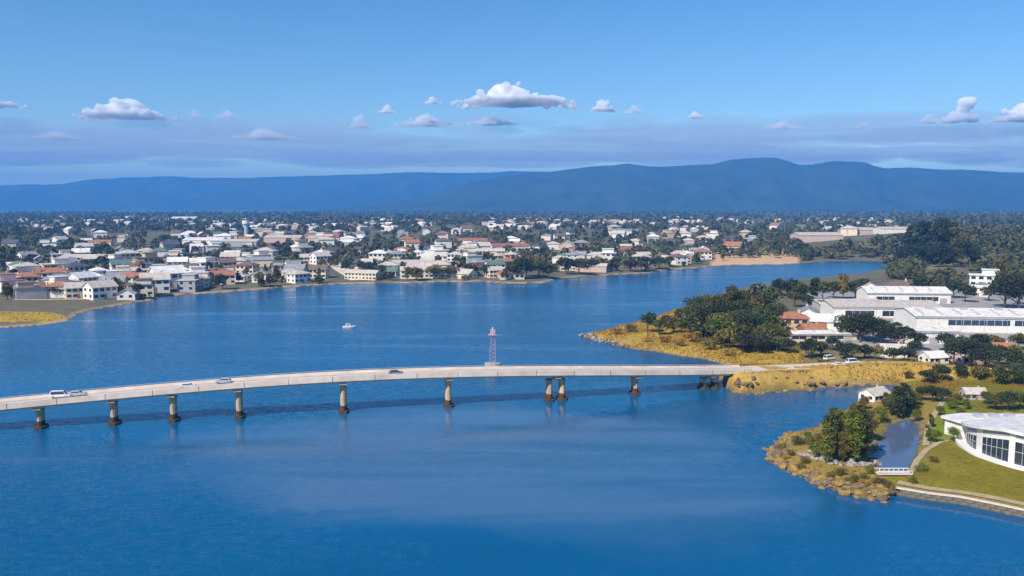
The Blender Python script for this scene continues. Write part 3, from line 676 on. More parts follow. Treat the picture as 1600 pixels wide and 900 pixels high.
def hip_parts(w, d, h, rh, over=0.6):
    wl_ = MB().box(-w/2, w/2, -d/2, d/2, -1.2, h); rf = MB(); a, b = w/2+over, d/2+over; r = max(0.3, a-b)
    rf.add([(-a,-b,h+0.01),(a,-b,h+0.01),(a,b,h+0.01),(-a,b,h+0.01),(-a,-b,h+0.22),(a,-b,h+0.22),(a,b,h+0.22),(-a,b,h+0.22),(-r,0,h+rh),(r,0,h+rh)],
           [(0,3,2,1),(0,1,5,4),(1,2,6,5),(2,3,7,6),(3,0,4,7),(4,5,9,8),(6,7,8,9),(5,6,9),(7,4,8)])
    return wl_, rf
def flat_parts(w, d, h):
    wl_ = MB().box(-w/2, w/2, -d/2, d/2, -1.2, h); rf = MB().box(-w/2-0.4, w/2+0.4, -d/2-0.6, d/2+0.4, h+0.005, h+0.35)
    wl_.box(-w*0.1, w*0.42, -d*0.3, d*0.4, h+0.36, h+2.6); rf.box(-w*0.1-0.4, w*0.42+0.4, -d*0.3-0.5, d*0.4+0.3, h+2.605, h+2.9)
    return wl_, rf
def face_windows(w, d, h, storeys, nf, ns):
    """centre, half size and wall direction of the windows"""
    out = []; sh = h/storeys
    for st in range(storeys):
        zc = sh*(st+0.58)
        for i in range(nf):
            x = -w/2+w*(i+0.5)/nf
            if st == 0 and i == nf//2: continue
            out.append((x, -d/2, zc, min(0.95, w/nf*0.34), sh*0.24, 'f'))
        for i in range(ns):
            y = -d/2+d*(i+0.5)/ns
            for s_ in (-1, 1): out.append((s_*w/2, y, zc, 0.75, sh*0.22, 's' if s_ > 0 else 'w'))
    return out
SHAPES = {}
def shape(name, kind, w, d, h, rh, storeys, nf, ns):
    wl_, rf = gable_parts(w, d, h, rh) if kind == 'gable' else hip_parts(w, d, h, rh) if kind == 'hip' else flat_parts(w, d, h)
    wins = []
    for (x, y, z, hw, hh, side) in face_windows(w, d, h, storeys, nf, ns):
        g = MB(); f = MB(); t = 0.05
        def slab(m, x0, hw, hh, t0, t1):
            if side == 'f': m.box(x-hw, x+hw, y-t1, y-t0, z-hh, z+hh)
            elif side == 's': m.box(x+t0, x+t1, y-hw, y+hw, z-hh, z+hh)
            else: m.box(x-t1, x-t0, y-hw, y+hw, z-hh, z+hh)
        slab(g, x, hw, hh, 0.003, 0.06); wins.append(g.mesh('window'))
    dr = MB().box(-0.55, 0.55, -d/2-0.07, -d/2-0.003, 0.05, min(2.2, h*0.8)).mesh('door')
    ch = MB().box(w*0.22, w*0.22+0.7, 0.3, 1.0, h, h+rh+0.9).mesh('chimney') if kind != 'flat' and w < 20 else None
    SHAPES[name] = dict(wall=wl_.mesh('wall'), roof=rf.mesh('roof'), wins=wins, door=dr, chimney=ch, size=(w, d))
shape('cottage', 'gable', 10, 8, 2.9, 2.2, 1, 4, 2)
shape('gabled house', 'gable', 11, 8.5, 5.4, 2.4, 2, 4, 2)
shape('low hipped house', 'hip', 13, 10, 3.0, 2.4, 1, 5, 2)
shape('tall hipped house', 'hip', 12, 9.5, 5.6, 2.3, 2, 4, 2)
shape('boxy house', 'flat', 13, 9, 5.4, 0, 2, 4, 2)
shape('long block', 'gable', 30, 11, 5.6, 2.4, 2, 9, 2)
shape('wide shed', 'gable', 44, 26, 6.0, 2.6, 1, 8, 3)
WALLS = dict(white='white', cream='cream', tan='tan', grey='grey', pink='pinkish', brick='brick', blue='bluish')
ROOFS = dict(grey='grey', dark='dark', terracotta='terracotta', brown='brown', white='white', pale='pale', green='green')
BUILT = []
def house(x, y, rz, shp, wc, rc, where, group, scale=1.0, detail=True, z=None, desc=None, cat=None, name=None, q=True):
    S = SHAPES[shp]; zb = z if z is not None else gz(x, y)
    e = empty(name or ('shed' if shp == 'wide shed' else 'apartment_block' if shp == 'long block' else 'house'), (x, y, zb+0.05), rz); e.scale = (scale,)*3
    w_ = link('wall', S['wall'], M['wall_'+wc], e); r_ = link('roof', S['roof'], M['roof_'+rc], e)
    if detail:
        for wm_ in S['wins']: link('window', wm_, M['glass'], e)
        link('door', S['door'], M['wall_brick'], e)
        if S['chimney']: link('chimney', S['chimney'], M['wall_pink'], r_)
    BUILT.append((x, y, 0.6*max(S['size'])*scale))
    if q: queue(e, desc or '%s %s with %s roof' % (WALLS[wc], shp, ROOFS[rc]), cat or ('shed' if shp == 'wide shed' else 'house'), group, where)
    return e
def free(x, y, r, lst, k=1.0):
    return all((x-a)**2+(y-b)**2 > ((r+c)*k)**2 for a, b, c in lst)

# ------------------------------------------------------------------ far town
TOWN_ZONES = [  # px range, py range, count, detail, scale, where
 ((0, 255), (402, 464), 58, True, (1.15, 1.7), 'on the far left waterfront', 'houses of the far town'),
 ((255, 505), (402, 450), 42, True, (1.1, 1.6), 'left of the pale ramp', 'houses of the far town'),
 ((565, 800), (392, 436), 40, True, (1.1, 1.6), 'on the middle far shore', 'houses of the far town'),
 ((860, 1120), (388, 424), 26, True, (1.0, 1.45), 'behind the far right bay', 'houses of the far town'),
 ((180, 480), (368, 398), 38, False, (1.1, 1.8), 'inland in left far town', 'houses of the far town'),
 ((480, 760), (366, 396), 38, False, (1.1, 1.8), 'inland in middle far town', 'houses of the far town'),
 ((760, 1120), (362, 388), 30, False, (1.1, 1.8), 'inland in right far town', 'houses of the far town'),
 ((1130, 1400), (356, 388), 10, False, (1.2, 2.0), 'in woods beyond the channel', 'houses of the far town'),
 ((0, 180), (366, 398), 9, False, (1.1, 1.8), 'in the woods on the far left', 'houses of the far town'),
]
RAMP = [P(512, 409), P(532, 424), P(552, 436), P(560, 441)]
SPECIAL_KEEP = [(*P(535, 425), 30), (*P(1180, 407), 60)]
rr = random.Random(21)
def pick_colors(r):
    wc = r.choices(['white', 'cream', 'tan', 'grey', 'pink', 'brick', 'blue'], [38, 28, 13, 4, 12, 4, 3])[0]
    rc = r.choices(['grey', 'dark', 'terracotta', 'brown', 'white', 'pale', 'green'], [9, 4, 14, 8, 20, 38, 3])[0]
    return wc, rc
for (xa, xb), (ya, yb), cnt, det, (sa, sb), where, grp in TOWN_ZONES:
    got = tries = 0
    while got < cnt and tries < 2500:
        tries += 1
        px_, py_ = rr.uniform(xa, xb), yb-(yb-ya)*rr.uniform(0, 1)**(1.5 if det else 1.0)
        x, y = P(px_, py_, 3 if py_ > 400 else 9)
        shp = rr.choices(['cottage', 'gabled house', 'low hipped house', 'tall hipped house', 'boxy house', 'long block', 'wide shed'], [14, 22, 16, 20, 15, 6, 3 if det else 8])[0]
        sc_ = rr.uniform(sa, sb) if shp not in ('long block', 'wide shed') else rr.uniform(0.9, 1.2)
        r_ = 0.55*max(SHAPES[shp]['size'])*sc_
        s_ = float(shore_s(np.array([x]), np.array([y]))[0][0])
        if s_ < r_+2 or not free(x, y, r_, BUILT, 0.78) or not free(x, y, r_, SPECIAL_KEEP): continue
        wc, rc = pick_colors(rr)
        rz = math.atan2(x, y)*-1 + rr.choice([0, 0, 0, math.pi/2, math.pi]) + rr.gauss(0, 0.3)
        house(x, y, rz, shp, wc, rc, where, grp, sc_, det); got += 1

def special_house(px, py, shp, wc, rc, desc, rz=0.0, scale=1.0, cat='house', zg=3, name=None, detail=True, group=None):
    z = zg
    for _ in range(3):
        x, y = P(px, py, z); z = gz(x, y)
    e = house(x, y, rz, shp, wc, rc, None, None, scale, detail, q=False, name=name)
    tag(e, desc, cat, group); return e
special_house(290, 346, 'wide shed', 'white', 'white', 'large lone white building high on the distant plain at left', scale=1.7, cat='building', zg=12, name='warehouse', detail=False)
special_house(322, 383, 'wide shed', 'white', 'white', 'long white warehouse in the trees of the left far town', scale=1.2, cat='building', zg=10, name='warehouse', detail=False)
special_house(378, 384, 'wide shed', 'grey', 'pale', 'long pale grey warehouse right of the white one', scale=1.1, cat='building', zg=10, name='warehouse', detail=False)
special_house(445, 378, 'wide shed', 'pink', 'pale', 'pinkish warehouse in the middle left far town', scale=1.2, cat='building', zg=10, name='warehouse', detail=False)
special_house(505, 375, 'wide shed', 'pink', 'terracotta', 'pinkish warehouse with terracotta roof behind the pale ramp', scale=1.2, cat='building', zg=10, name='warehouse', detail=False)
special_house(1275, 378, 'wide shed', 'pink', 'pale', 'long pinkish pale building in the woods beyond the channel, left one', scale=1.35, cat='building', zg=10, name='warehouse', detail=False)
special_house(1345, 382, 'wide shed', 'pink', 'pale', 'long pinkish pale building in the woods beyond the channel, middle one', scale=1.3, cat='building', zg=10, name='warehouse', detail=False)
special_house(1396, 388, 'wide shed', 'white', 'pale', 'long whitish building in the woods beyond the channel, right one', scale=1.1, cat='building', zg=10, name='warehouse', detail=False)
special_house(1530, 362, 'wide shed', 'blue', 'white', 'far bluish white building on the wooded rise at right', scale=0.75, cat='building', zg=14, name='warehouse', detail=False)
special_house(945, 408, 'boxy house', 'white', 'white', 'tall bright white house at the far right bay shore', scale=1.6)
special_house(1062, 408, 'tall hipped house', 'cream', 'pale', 'cream house at the left end of the sandy flat', scale=1.4)
special_house(1098, 404, 'tall hipped house', 'white', 'terracotta', 'white house with terracotta roof beside the sandy flat', scale=1.4)
special_house(262, 448, 'gabled house', 'white', 'white', 'white gabled house standing right at the left waterfront point', rz=0.7, scale=1.9)
tx, ty = P(385, 372, 10)
tw = empty('tower', (tx, ty, gz(tx, ty)))
mb = MB(); mb.prism([(3.2*math.cos(t), 3.2*math.sin(t)) for t in [2*math.pi*k/10 for k in range(10)]], -1, 24); mb.build('shaft', M['wall_blue'], tw)
mb = MB(); mb.prism([(5.6*math.cos(t), 5.6*math.sin(t)) for t in [2*math.pi*k/12 for k in range(12)]], 24.01, 29); mb.build('head', M['wall_white'], tw)
mb = MB(); mb.tube((0, 0, 29), (0, 0, 34), 0.4, 0.15, 6); mb.build('mast', M['steel'], tw)
tag(tw, 'slender pale blue tower rising over the left far town', 'tower')
ground_strip('boat_ramp', RAMP, 13, M['white_paint'] if False else M['concrete'], 'pale concrete ramp slanting down to the far shore', 'ramp', 0.35, 6)
ground_strip('beach_path', [P(*p) for p in [(20,474),(80,474),(150,472),(200,466),(240,461)]], 7, M['path'], 'pale sandy track along the left far shore', 'path', 0.3, 5)

# trees of the far town: along the water and between the houses
FAR_TREES = [
 ((0, 255), (400, 466), 34, 'on the far left waterfront'), ((255, 510), (400, 447), 34, 'left of the pale ramp'),
 ((560, 790), (395, 438), 34, 'on the middle far shore'), ((860, 1130), (390, 424), 26, 'behind the far right bay'),
]
for (xa, xb), (ya, yb), cnt, where in FAR_TREES:
    got = tries = 0
    while got < cnt and tries < 1500:
        tries += 1
        x, y = P(rr.uniform(xa, xb), yb-(yb-ya)*rr.uniform(0, 1)**2.0, 1.5); s_ = float(shore_s(np.array([x]), np.array([y]))[0][0])
        if s_ < 2.5 or not free(x, y, 2.5, BUILT, 0.8) or not free(x, y, 3, TREES, 0.9) or not free(x, y, 0, SPECIAL_KEEP, 0.7): continue
        kd = rr.choices(['dome', 'tall', 'conifer', 'shrub'], [44, 34, 8, 14])[0]
        tree(x, y, rr.uniform(7, 13) if kd != 'shrub' else rr.uniform(3.5, 6), kd, rr.choices(['leaf_dark', 'leaf_mid', 'leaf_olive', 'leaf_blue'], [22, 34, 30, 14])[0], 'far', where, 'trees of the far shore'); got += 1
for px_, py_, h_, kd, lf, wd in [(800,440,34,'dome','leaf_mid',1.1),(822,441,40,'dome','leaf_olive',1.2),(842,440,36,'dome','leaf_mid',1.1),(858,440,30,'tall','leaf_olive',1.2),(812,436,42,'dome','leaf_dark',1.1),
   (885,432,32,'dome','leaf_dark',1.2),(905,430,34,'dome','leaf_dark',1.2),(925,429,26,'dome','leaf_blue',1.1),(985,424,24,'dome','leaf_dark',1.3),(1008,423,28,'dome','leaf_dark',1.3),(1030,421,26,'dome','leaf_dark',1.3),(1046,420,20,'dome','leaf_mid',1.3),
   (348,452,30,'dome','leaf_dark',1.0),(405,448,26,'dome','leaf_olive',1.0),(650,438,26,'dome','leaf_olive',1.2),(678,437,28,'dome','leaf_olive',1.3),(700,437,26,'dome','leaf_olive',1.2),(735,438,28,'dome','leaf_dark',1.1),(760,438,24,'tall','leaf_dark',1.1),
   (576,440,34,'dome','leaf_dark',1.0),(596,440,26,'dome','leaf_mid',1.1),(216,466,28,'dome','leaf_dark',1.0),(205,463,24,'dome','leaf_dark',1.2),(90,465,24,'dome','leaf_dark',1.3),(115,466,22,'dome','leaf_dark',1.2),(12,468,26,'tall','leaf_olive',1.2)]:
    tree_px(px_, py_, h_, kd, lf, 'mid', 'at the far water edge', 'trees of the far shore', wd)

# woodland beyond, one mass
def woodland():
    rng = np.random.default_rng(5); pts = []
    N1 = 13000; Y = 480*np.exp(rng.uniform(0, 1, N1*2)*math.log(5600/480)); S = rng.uniform(-0.92, 0.92, N1*2); X = S*Y
    dens = fbm(X/160, Y/160, 71, 3)*0.5+0.5; s, _ = shore_s(X, Y)
    px, py = to_px(X, Y, 8.0)
    built = ((px > 180) & (px < 1120) & (py > 364))
    right = (px > 1120) & (py > 384)
    keep = ((Y > 700) | ((X > 0.3*Y) & ~inside(X, Y, COVER[4][0]))) & (s > np.where(right, 3, 12)) & (rng.uniform(0, 1, len(X)) < np.clip((dens-0.2)*2.0, 0.06, 1)*np.where(built, 0.45, np.where(right, 1.5, 0.95)))
    keep &= ~((px > 1120) & (px < 1250) & (py > 396) & (py < 416))
    keep &= ~((px > 1255) & (px < 1425) & (py > 376) & (py < 389)) & ~((px > 1100) & (px < 1395) & (py > 410) & (py < 454)) & ~((px > 1430) & (px < 1520) & (py > 416) & (py < 436)) & ~((px > 1340) & (px < 1440) & (py > 432) & (py < 468)) & ~((px > 1505) & (px < 1560) & (py > 425) & (py < 472))
    grid = {}
    for a, b, c in BUILT: grid.setdefault((int(a//60), int(b//60)), []).append((a, b, c))
    idx = np.nonzero(keep)[0]; out = []
    for i in idx:
        gx, gy = int(X[i]//60), int(Y[i]//60); ok = True
        for u in (-1, 0, 1):
            for v in (-1, 0, 1):
                for a, b, c in grid.get((gx+u, gy+v), ()):
                    if (X[i]-a)**2+(Y[i]-b)**2 < (c*0.8+2)**2 or (abs(X[i]-a) < c and 0 < b-Y[i] < c+10): ok = False
        if ok: out.append(i)
    idx = np.array(out); X, Y = X[idx], Y[idx]; Z = hgt(X, Y); n = len(X)
    H = rng.uniform(5, 11.5, n)*np.clip(0.85+Y/6000, 0.85, 1.6)
    base = {}
    Vs, Fs, Ls = [], [], []; off = 0
    for lo, hi, kleaf, size in ((0, 1300, 46, 0.20), (1300, 2400, 20, 0.30), (2400, 99999, 9, 0.46)):
        m = np.nonzero((Y >= lo) & (Y < hi))[0]
        if not len(m): continue
        k = len(m); d = rng.normal(size=(k, kleaf, 3)); d[..., 2] = np.abs(d[..., 2])*1.0; d /= np.linalg.norm(d, axis=2)[..., None]
        R = H[m]*rng.uniform(0.36, 0.62, k)
        pts = np.stack([X[m, None]+d[..., 0]*R[:, None], Y[m, None]+d[..., 1]*R[:, None], Z[m, None]+H[m, None]*0.32+d[..., 2]*H[m, None]*rng.uniform(0.5, 0.68, (k, kleaf))], 2).reshape(-1, 3)
        V, Fc = leaf_quads(pts, d.reshape(-1, 3), np.repeat(H[m]*size, kleaf), rng, 1.0)
        Vs.append(V); Fs.append(Fc+off); off += len(V)
        Ls.append(np.clip(np.repeat(rng.uniform(0, 1, k), kleaf)*0.6+rng.uniform(0, 0.45, k*kleaf), 0, 1))
    me = mesh_np('woodland', np.concatenate(Vs), np.concatenate(Fs)); at = me.attributes.new('leaf', 'FLOAT', 'FACE'); at.data.foreach_set('value', np.concatenate(Ls).astype(np.float32))
    tag(link('woodland', me, mat_leaf('leaf_woodland', (0.030, 0.046, 0.018), (0.20, 0.18, 0.065), 0.0)), 'dark green woods and gardens spread over the far plain', 'woodland', kind='stuff')
woodland()

def far_houses():
    rng = np.random.default_rng(17); V, F, Cc = [], [], []; off = 0; k = 0
    n = 700; px = rng.uniform(-60, 1400, n); py = 341+22*rng.uniform(0, 1, n)**0.9
    wallc = np.array([(0.82,0.78,0.71), (0.76,0.66,0.50), (0.66,0.54,0.44), (0.56,0.54,0.52)]); roofc = np.array([(0.78,0.75,0.71), (0.58,0.51,0.43), (0.42,0.20,0.12), (0.30,0.31,0.33)])
    dens = fbm(px/120, py/9, 303, 3)
    for i in range(n):
        if dens[i] < -0.12 or (px[i] < 180 and rng.random() < 0.6): continue
        x, y = P(px[i], py[i], 11); z = gz(x, y); a = rng.uniform(0, 3.14); w, d, h, r = rng.uniform(6, 14), rng.uniform(4.5, 7), rng.uniform(4, 8), rng.uniform(1.5, 3); c, s_ = math.cos(a), math.sin(a)
        pts = [(-w,-d,-2),(w,-d,-2),(w,d,-2),(-w,d,-2),(-w,-d,h),(w,-d,h),(w,d,h),(-w,d,h),(-w,0,h+r),(w,0,h+r)]
        V += [(x+p*c-q*s_, y+p*s_+q*c, z+t) for p, q, t in pts]
        fs = [(0,1,5,4),(2,3,7,6),(1,2,6,5),(3,0,4,7),(5,6,9,9),(7,4,8,8),(4,5,9,8),(6,7,8,9)]
        wc, rc = wallc[rng.integers(4)], roofc[rng.choice(4, p=[.38, .36, .16, .10])]
        for q, f in enumerate(fs): F.append([e+off for e in (f if f[2] != f[3] else f[:3])]); Cc.append(rc if q >= 6 else wc)
        off += 10
    me = bpy.data.meshes.new('far_houses'); me.from_pydata(V, [], F); me.update()
    at = me.attributes.new('paint', 'FLOAT_COLOR', 'FACE'); at.data.foreach_set('color', np.concatenate([np.array(Cc), np.ones((len(Cc), 1))], 1).astype(np.float32).ravel())
    m, N, L, b = new_mat('far_house_paint'); a = N.new('ShaderNodeAttribute'); a.attribute_name = 'paint'; L.new(a.outputs['Color'], b.inputs['Base Color']); b.inputs['Roughness'].default_value = 0.8
    tag(link('far_houses', me, m), 'tiny pale houses sprinkled over the plain far behind the town', 'houses', kind='stuff')
far_houses()

# ------------------------------------------------------------------ right shore: peninsula, yards, causeway
GP, GR = 'trees on the grassy peninsula', 'trees around the right shore yards'
WP, WR = 'on the grassy peninsula', 'among the right shore yards'
for t_ in [(1012,520,40,'dome','leaf_dark',0.9),(1030,524,30,'dome','leaf_mid',1.1),(1052,520,32,'dome','leaf_olive',1.1),(985,519,16,'shrub','leaf_olive',1.2),(962,522,12,'shrub','leaf_dry',1.2),
    (1085,522,62,'dome','leaf_mid',0.95),(1102,528,70,'dome','leaf_dark',1.0),(1120,518,70,'dome','leaf_mid',0.9),(1128,536,60,'dome','leaf_olive',1.0),(1146,510,66,'tall','leaf_mid',1.0),(1150,532,64,'dome','leaf_mid',1.0),
    (1170,540,70,'dome','leaf_dark',1.0),(1175,512,66,'dome','leaf_olive',1.0),(1192,530,64,'dome','leaf_mid',1.0),(1200,546,52,'dome','leaf_mid',1.0),(1185,552,40,'dome','leaf_blue',1.0),(1160,552,38,'dome','leaf_dark',1.0),
    (1212,512,54,'dome','leaf_mid',1.0),(1205,490,48,'dome','leaf_mid',1.0),(1136,490,40,'dome','leaf_olive',1.0),(1162,484,40,'dome','leaf_mid',1.0),(1218,540,40,'dome','leaf_olive',1.0),(1068,508,34,'dome','leaf_dark',1.0),(1095,500,40,'dome','leaf_mid',1.0),
    (1076,528,48,'dome','leaf_mid',1.1),(1092,512,60,'dome','leaf_dark',1.1),(1110,508,62,'dome','leaf_olive',1.1),(1116,540,50,'dome','leaf_mid',1.1),(1132,524,66,'dome','leaf_dark',1.1),(1138,546,46,'dome','leaf_olive',1.1),(1156,520,66,'dome','leaf_mid',1.1),(1164,546,50,'dome','leaf_mid',1.1),(1182,526,60,'dome','leaf_dark',1.1),(1184,546,46,'dome','leaf_olive',1.1),(1200,520,54,'dome','leaf_dark',1.1),(1208,530,46,'dome','leaf_mid',1.1),(1214,550,34,'dome','leaf_mid',1.1),(1190,498,46,'dome','leaf_dark',1.1),(1150,500,52,'dome','leaf_dark',1.1),(1120,494,46,'dome','leaf_mid',1.1),(1042,514,26,'dome','leaf_dark',1.1),(1232,552,30,'dome','leaf_blue',1.1),(1085,534,20,'shrub','leaf_dry',1.2),(1112,546,18,'shrub','leaf_olive',1.2),(1142,556,16,'shrub','leaf_dry',1.2),(1040,535,14,'shrub','leaf_dry',1.2),(1010,534,12,'shrub','leaf_dry',1.2),(1062,540,14,'shrub','leaf_dry',1.2)]:
    tree_px(*t_[:5], 'near' if t_[2] > 50 else 'mid', WP, GP, t_[5])
for t_ in [(1215,462,34,'dome','leaf_dark',1.1),(1232,466,38,'dome','leaf_dark',1.0),(1250,468,34,'dome','leaf_mid',1.0),(1270,470,38,'tall','leaf_dark',1.0),(1286,470,36,'dome','leaf_mid',1.0),(1302,466,34,'dome','leaf_dark',1.0),(1318,468,42,'tall','leaf_olive',0.9),(1336,466,34,'dome','leaf_dark',1.0),(1348,458,28,'dome','leaf_mid',1.0),
    (1322,528,48,'dome','leaf_dark',1.15),(1345,534,56,'dome','leaf_dark',1.15),(1365,536,46,'dome','leaf_blue',1.1),(1390,542,46,'dome','leaf_blue',1.1),(1412,546,44,'dome','leaf_dark',1.1),(1266,560,42,'dome','leaf_dark',1.1),(1282,556,28,'dome','leaf_blue',1.2),(1330,562,34,'dome','leaf_dark',1.3),(1350,560,28,'dome','leaf_dark',1.2),
    (1440,462,40,'dome','leaf_dark',1.1),(1465,464,36,'dome','leaf_mid',1.1),(1490,466,38,'dome','leaf_dark',1.1),(1508,472,34,'dome','leaf_blue',1.1),(1545,470,30,'dome','leaf_olive',1.0),(1570,482,70,'dome','leaf_dark',1.0),(1592,488,76,'dome','leaf_dark',1.0),(1615,480,80,'dome','leaf_olive',1.0),(1562,462,60,'tall','leaf_olive',0.9),
    (1490,578,52,'dome','leaf_blue',1.1),(1515,580,56,'dome','leaf_blue',1.15),(1540,578,54,'dome','leaf_blue',1.1),(1560,572,40,'dome','leaf_dark',1.1),(1450,582,28,'dome','leaf_dark',1.2),(1472,582,34,'dome','leaf_dark',1.1),(1582,562,30,'dome','leaf_bright',1.0),(1598,590,48,'dome','leaf_dark',1.0),(1430,560,34,'dome','leaf_blue',1.0),(1300,548,26,'dome','leaf_blue',1.1),(1312,556,24,'dome','leaf_dark',1.1),(1368,562,28,'dome','leaf_olive',1.1),(1396,566,30,'dome','leaf_dark',1.1),(1414,566,32,'dome','leaf_blue',1.1),(1436,548,34,'dome','leaf_dark',1.0),(1478,550,36,'dome','leaf_blue',1.1),(1500,556,40,'dome','leaf_dark',1.1),(1528,556,42,'dome','leaf_blue',1.1),(1550,552,38,'dome','leaf_olive',1.1),(1575,580,44,'dome','leaf_dark',1.1),(1560,590,36,'dome','leaf_mid',1.1),(1530,594,30,'dome','leaf_olive',1.1),(1500,592,28,'dome','leaf_dark',1.1),(1590,548,34,'dome','leaf_mid',1.1),(1375,528,40,'dome','leaf_dark',1.1),(1356,520,38,'dome','leaf_dark',1.1),(1420,590,16,'dome','leaf_olive',1.2),(1242,480,30,'dome','leaf_mid',1.1),(1262,484,28,'dome','leaf_dark',1.1),(1285,572,12,'shrub','leaf_dark',1.4),(1400,520,24,'dome','leaf_dark',1.0)]:
    tree_px(*t_[:5], 'near' if t_[2] > 45 else 'mid', WR, GR, t_[5])
for t_ in [(1420,412,62,'conifer','leaf_dark',1.1),(1440,410,68,'tall','leaf_dark',1.0),(1458,412,66,'conifer','leaf_blue',1.2),(1476,410,72,'tall','leaf_dark',1.1),(1494,412,60,'tall','leaf_olive',1.0),(1508,412,50,'dome','leaf_dark',1.1),(1432,416,44,'dome','leaf_dark',1.2),(1468,418,46,'dome','leaf_dark',1.2),(1488,418,40,'dome','leaf_mid',1.2),(1412,416,36,'dome','leaf_dark',1.1)]:
    tree_px(*t_[:5], 'near', 'on the wooded knoll at right', 'tall trees on the knoll', t_[5])

def box_building(name, px, py, w, d, h, rz, wallm, roofm, desc, cat, rise=1.2, wins=None, z=None, win_mat='glass'):
    """low pitched hall with its front centre at a picture point; wins: (x0, x1, z0, z1) on the front"""
    zz = 3.0
    for _ in range(4):
        x, y = P(px, py, zz); zz = gz(x, y)
    e = empty(name, (x, y, zz), rz)
    wl_, rf = gable_parts(w, d, h, rise, 0.6, 0.3)
    for m in (wl_, rf): m.v = [(a, b+d/2, c) for a, b, c in m.v]
    wl_.build('wall', M[wallm], e); r_ = rf.build('roof', M[roofm], e)
    for (x0, x1, z0, z1) in wins or []:
        o = MB().box(x0, x1, -0.07, -0.004, z0, z1).build('window', M[win_mat], e)
        n = max(1, int((x1-x0)/3))
        for k in range(1, n): MB().box(x0+(x1-x0)*k/n-0.06, x0+(x1-x0)*k/n+0.06, -0.12, -0.072, z0, z1).build('mullion', M['wall_white'], o)
    MB().box(-w/2-0.6, w/2+0.6, -0.85, -0.62, h-0.45, h-0.2).build('gutter', M['steel'], r_)
    for k in range(int(w/9)+1): MB().tube((-w/2+0.3+k*(w-0.6)/max(1, int(w/9)), -0.1, -0.3), (-w/2+0.3+k*(w-0.6)/max(1, int(w/9)), -0.1, h-0.4), 0.07, 0.07, 6).build('downpipe', M['steel'], e)
    for k in range(int(w/8)):
        xk = -w/2+4+k*8; sl = rise/(d/2)
        MB().add([(xk-0.6, 1.2, h+0.42+sl*1.2), (xk+0.6, 1.2, h+0.42+sl*1.2), (xk+0.6, d*0.42, h+0.42+sl*d*0.42), (xk-0.6, d*0.42, h+0.42+sl*d*0.42), (xk-0.6, 1.2, h+0.2+sl*1.2), (xk+0.6, 1.2, h+0.2+sl*1.2), (xk+0.6, d*0.42, h+0.2+sl*d*0.42), (xk-0.6, d*0.42, h+0.2+sl*d*0.42)], [(0,1,2,3),(4,5,1,0),(5,6,2,1),(6,7,3,2),(7,4,0,3)]).build('rooflight', M['roof_pale'], r_)
    if w > 20:
        for k in range(2): MB().box(w/2-6-k*6, w/2-2.2-k*6, -0.06, -0.003, 0.0, min(3.0, h*0.5)).build('roller_door', M['wall_grey'], e)
    tag(e, desc, cat); BUILT.append((x, y+d/2, w*0.5)); return e, r_
e_, r_ = box_building('warehouse', 1555, 520, 68, 26, 7.2, -0.10, 'wall_white', 'roof_white', 'huge white roofed warehouse at right with a blue window band', 'warehouse', 2.0, [(-20, 6, 3.2, 5.6), (8, 33, 3.2, 5.6)], win_mat='glass_blue')
for k_ in range(4): MB().box(-26+k_*15, -23+k_*15, 9, 11, 8.4, 10.0).build('roof_vent', M['steel'], r_)
e_, r_ = box_building('warehouse', 1385, 497, 52, 24, 5.6, -0.05, 'wall_white', 'roof_pale', 'long pale roofed hall left of the huge warehouse', 'warehouse', 1.8, [(-20, -6, 1.0, 3.6), (-2, 12, 1.0, 3.6)])
for k_ in range(3): MB().box(-16+k_*13, -14+k_*13, 7, 9, 6.4, 7.8).build('roof_vent', M['steel'], r_)
box_building('warehouse', 1420, 474, 46, 18, 6.0, -0.08, 'wall_white', 'roof_white', 'white gabled hall behind the long pale hall', 'warehouse', 2.6, [(-18, -8, 1.5, 3.8), (0, 16, 1.5, 3.8)])
box_building('warehouse', 1458, 537, 21, 11, 5.4, -0.06, 'wall_white', 'roof_white', 'small bright white block in front of the huge warehouse', 'building', 0.8, [(-8, -5.5, 0.2, 3.0)])
box_building('warehouse', 1330, 488, 34, 14, 4.6, 0.10, 'wall_grey', 'roof_pale', 'grey roofed shed at the left end of the yards', 'shed', 1.4, [(-12, 8, 1.0, 3.0)])
special_house(1235, 518, 'tall hipped house', 'tan', 'terracotta', 'tan house with terracotta roof beside the peninsula trees', rz=-0.2, scale=1.15)
special_house(1262, 508, 'gabled house', 'white', 'grey', 'white gabled house just right of the tan house', rz=1.2, scale=1.1)
special_house(1288, 512, 'cottage', 'white', 'white', 'small white cottage below the grey roofed shed', rz=-0.3, scale=1.2)
special_house(1268, 524, 'cottage', 'brick', 'terracotta', 'low brick cottage in front of the white gabled house', rz=0.1, scale=1.0)
e_, r_ = box_building('canopy_building', 1285, 533, 30, 7, 3.2, 0.03, 'wall_cream', 'roof_white', 'long low cream building with white roof facing the causeway', 'building', 0.7, [(-13, -7, 0.9, 2.3), (-5, 1, 0.9, 2.3), (3, 9, 0.9, 2.3)])
special_house(1394, 556, 'cottage', 'white', 'pale', 'white cottage with pale roof half hidden by yard trees', rz=-0.2, scale=0.9)
special_house(1508, 566, 'cottage', 'pink', 'pale', 'pinkish cottage under the grey green trees by the causeway', rz=0.3, scale=1.0)
special_house(1560, 556, 'cottage', 'cream', 'terracotta', 'cream cottage with terracotta roof below the huge warehouse', rz=-0.4, scale=1.0)
special_house(1356, 458, 'gabled house', 'white', 'pale', 'narrow white house beside the beige house above the halls', rz=1.4, scale=0.9)
special_house(1403, 456, 'low hipped house', 'cream', 'brown', 'beige house with brown hip roof above the halls', rz=-0.3, scale=1.35)
special_house(1538, 448, 'boxy house', 'white', 'white', 'white flat roofed house beside the big dark trees at right', rz=-0.5, scale=1.4)
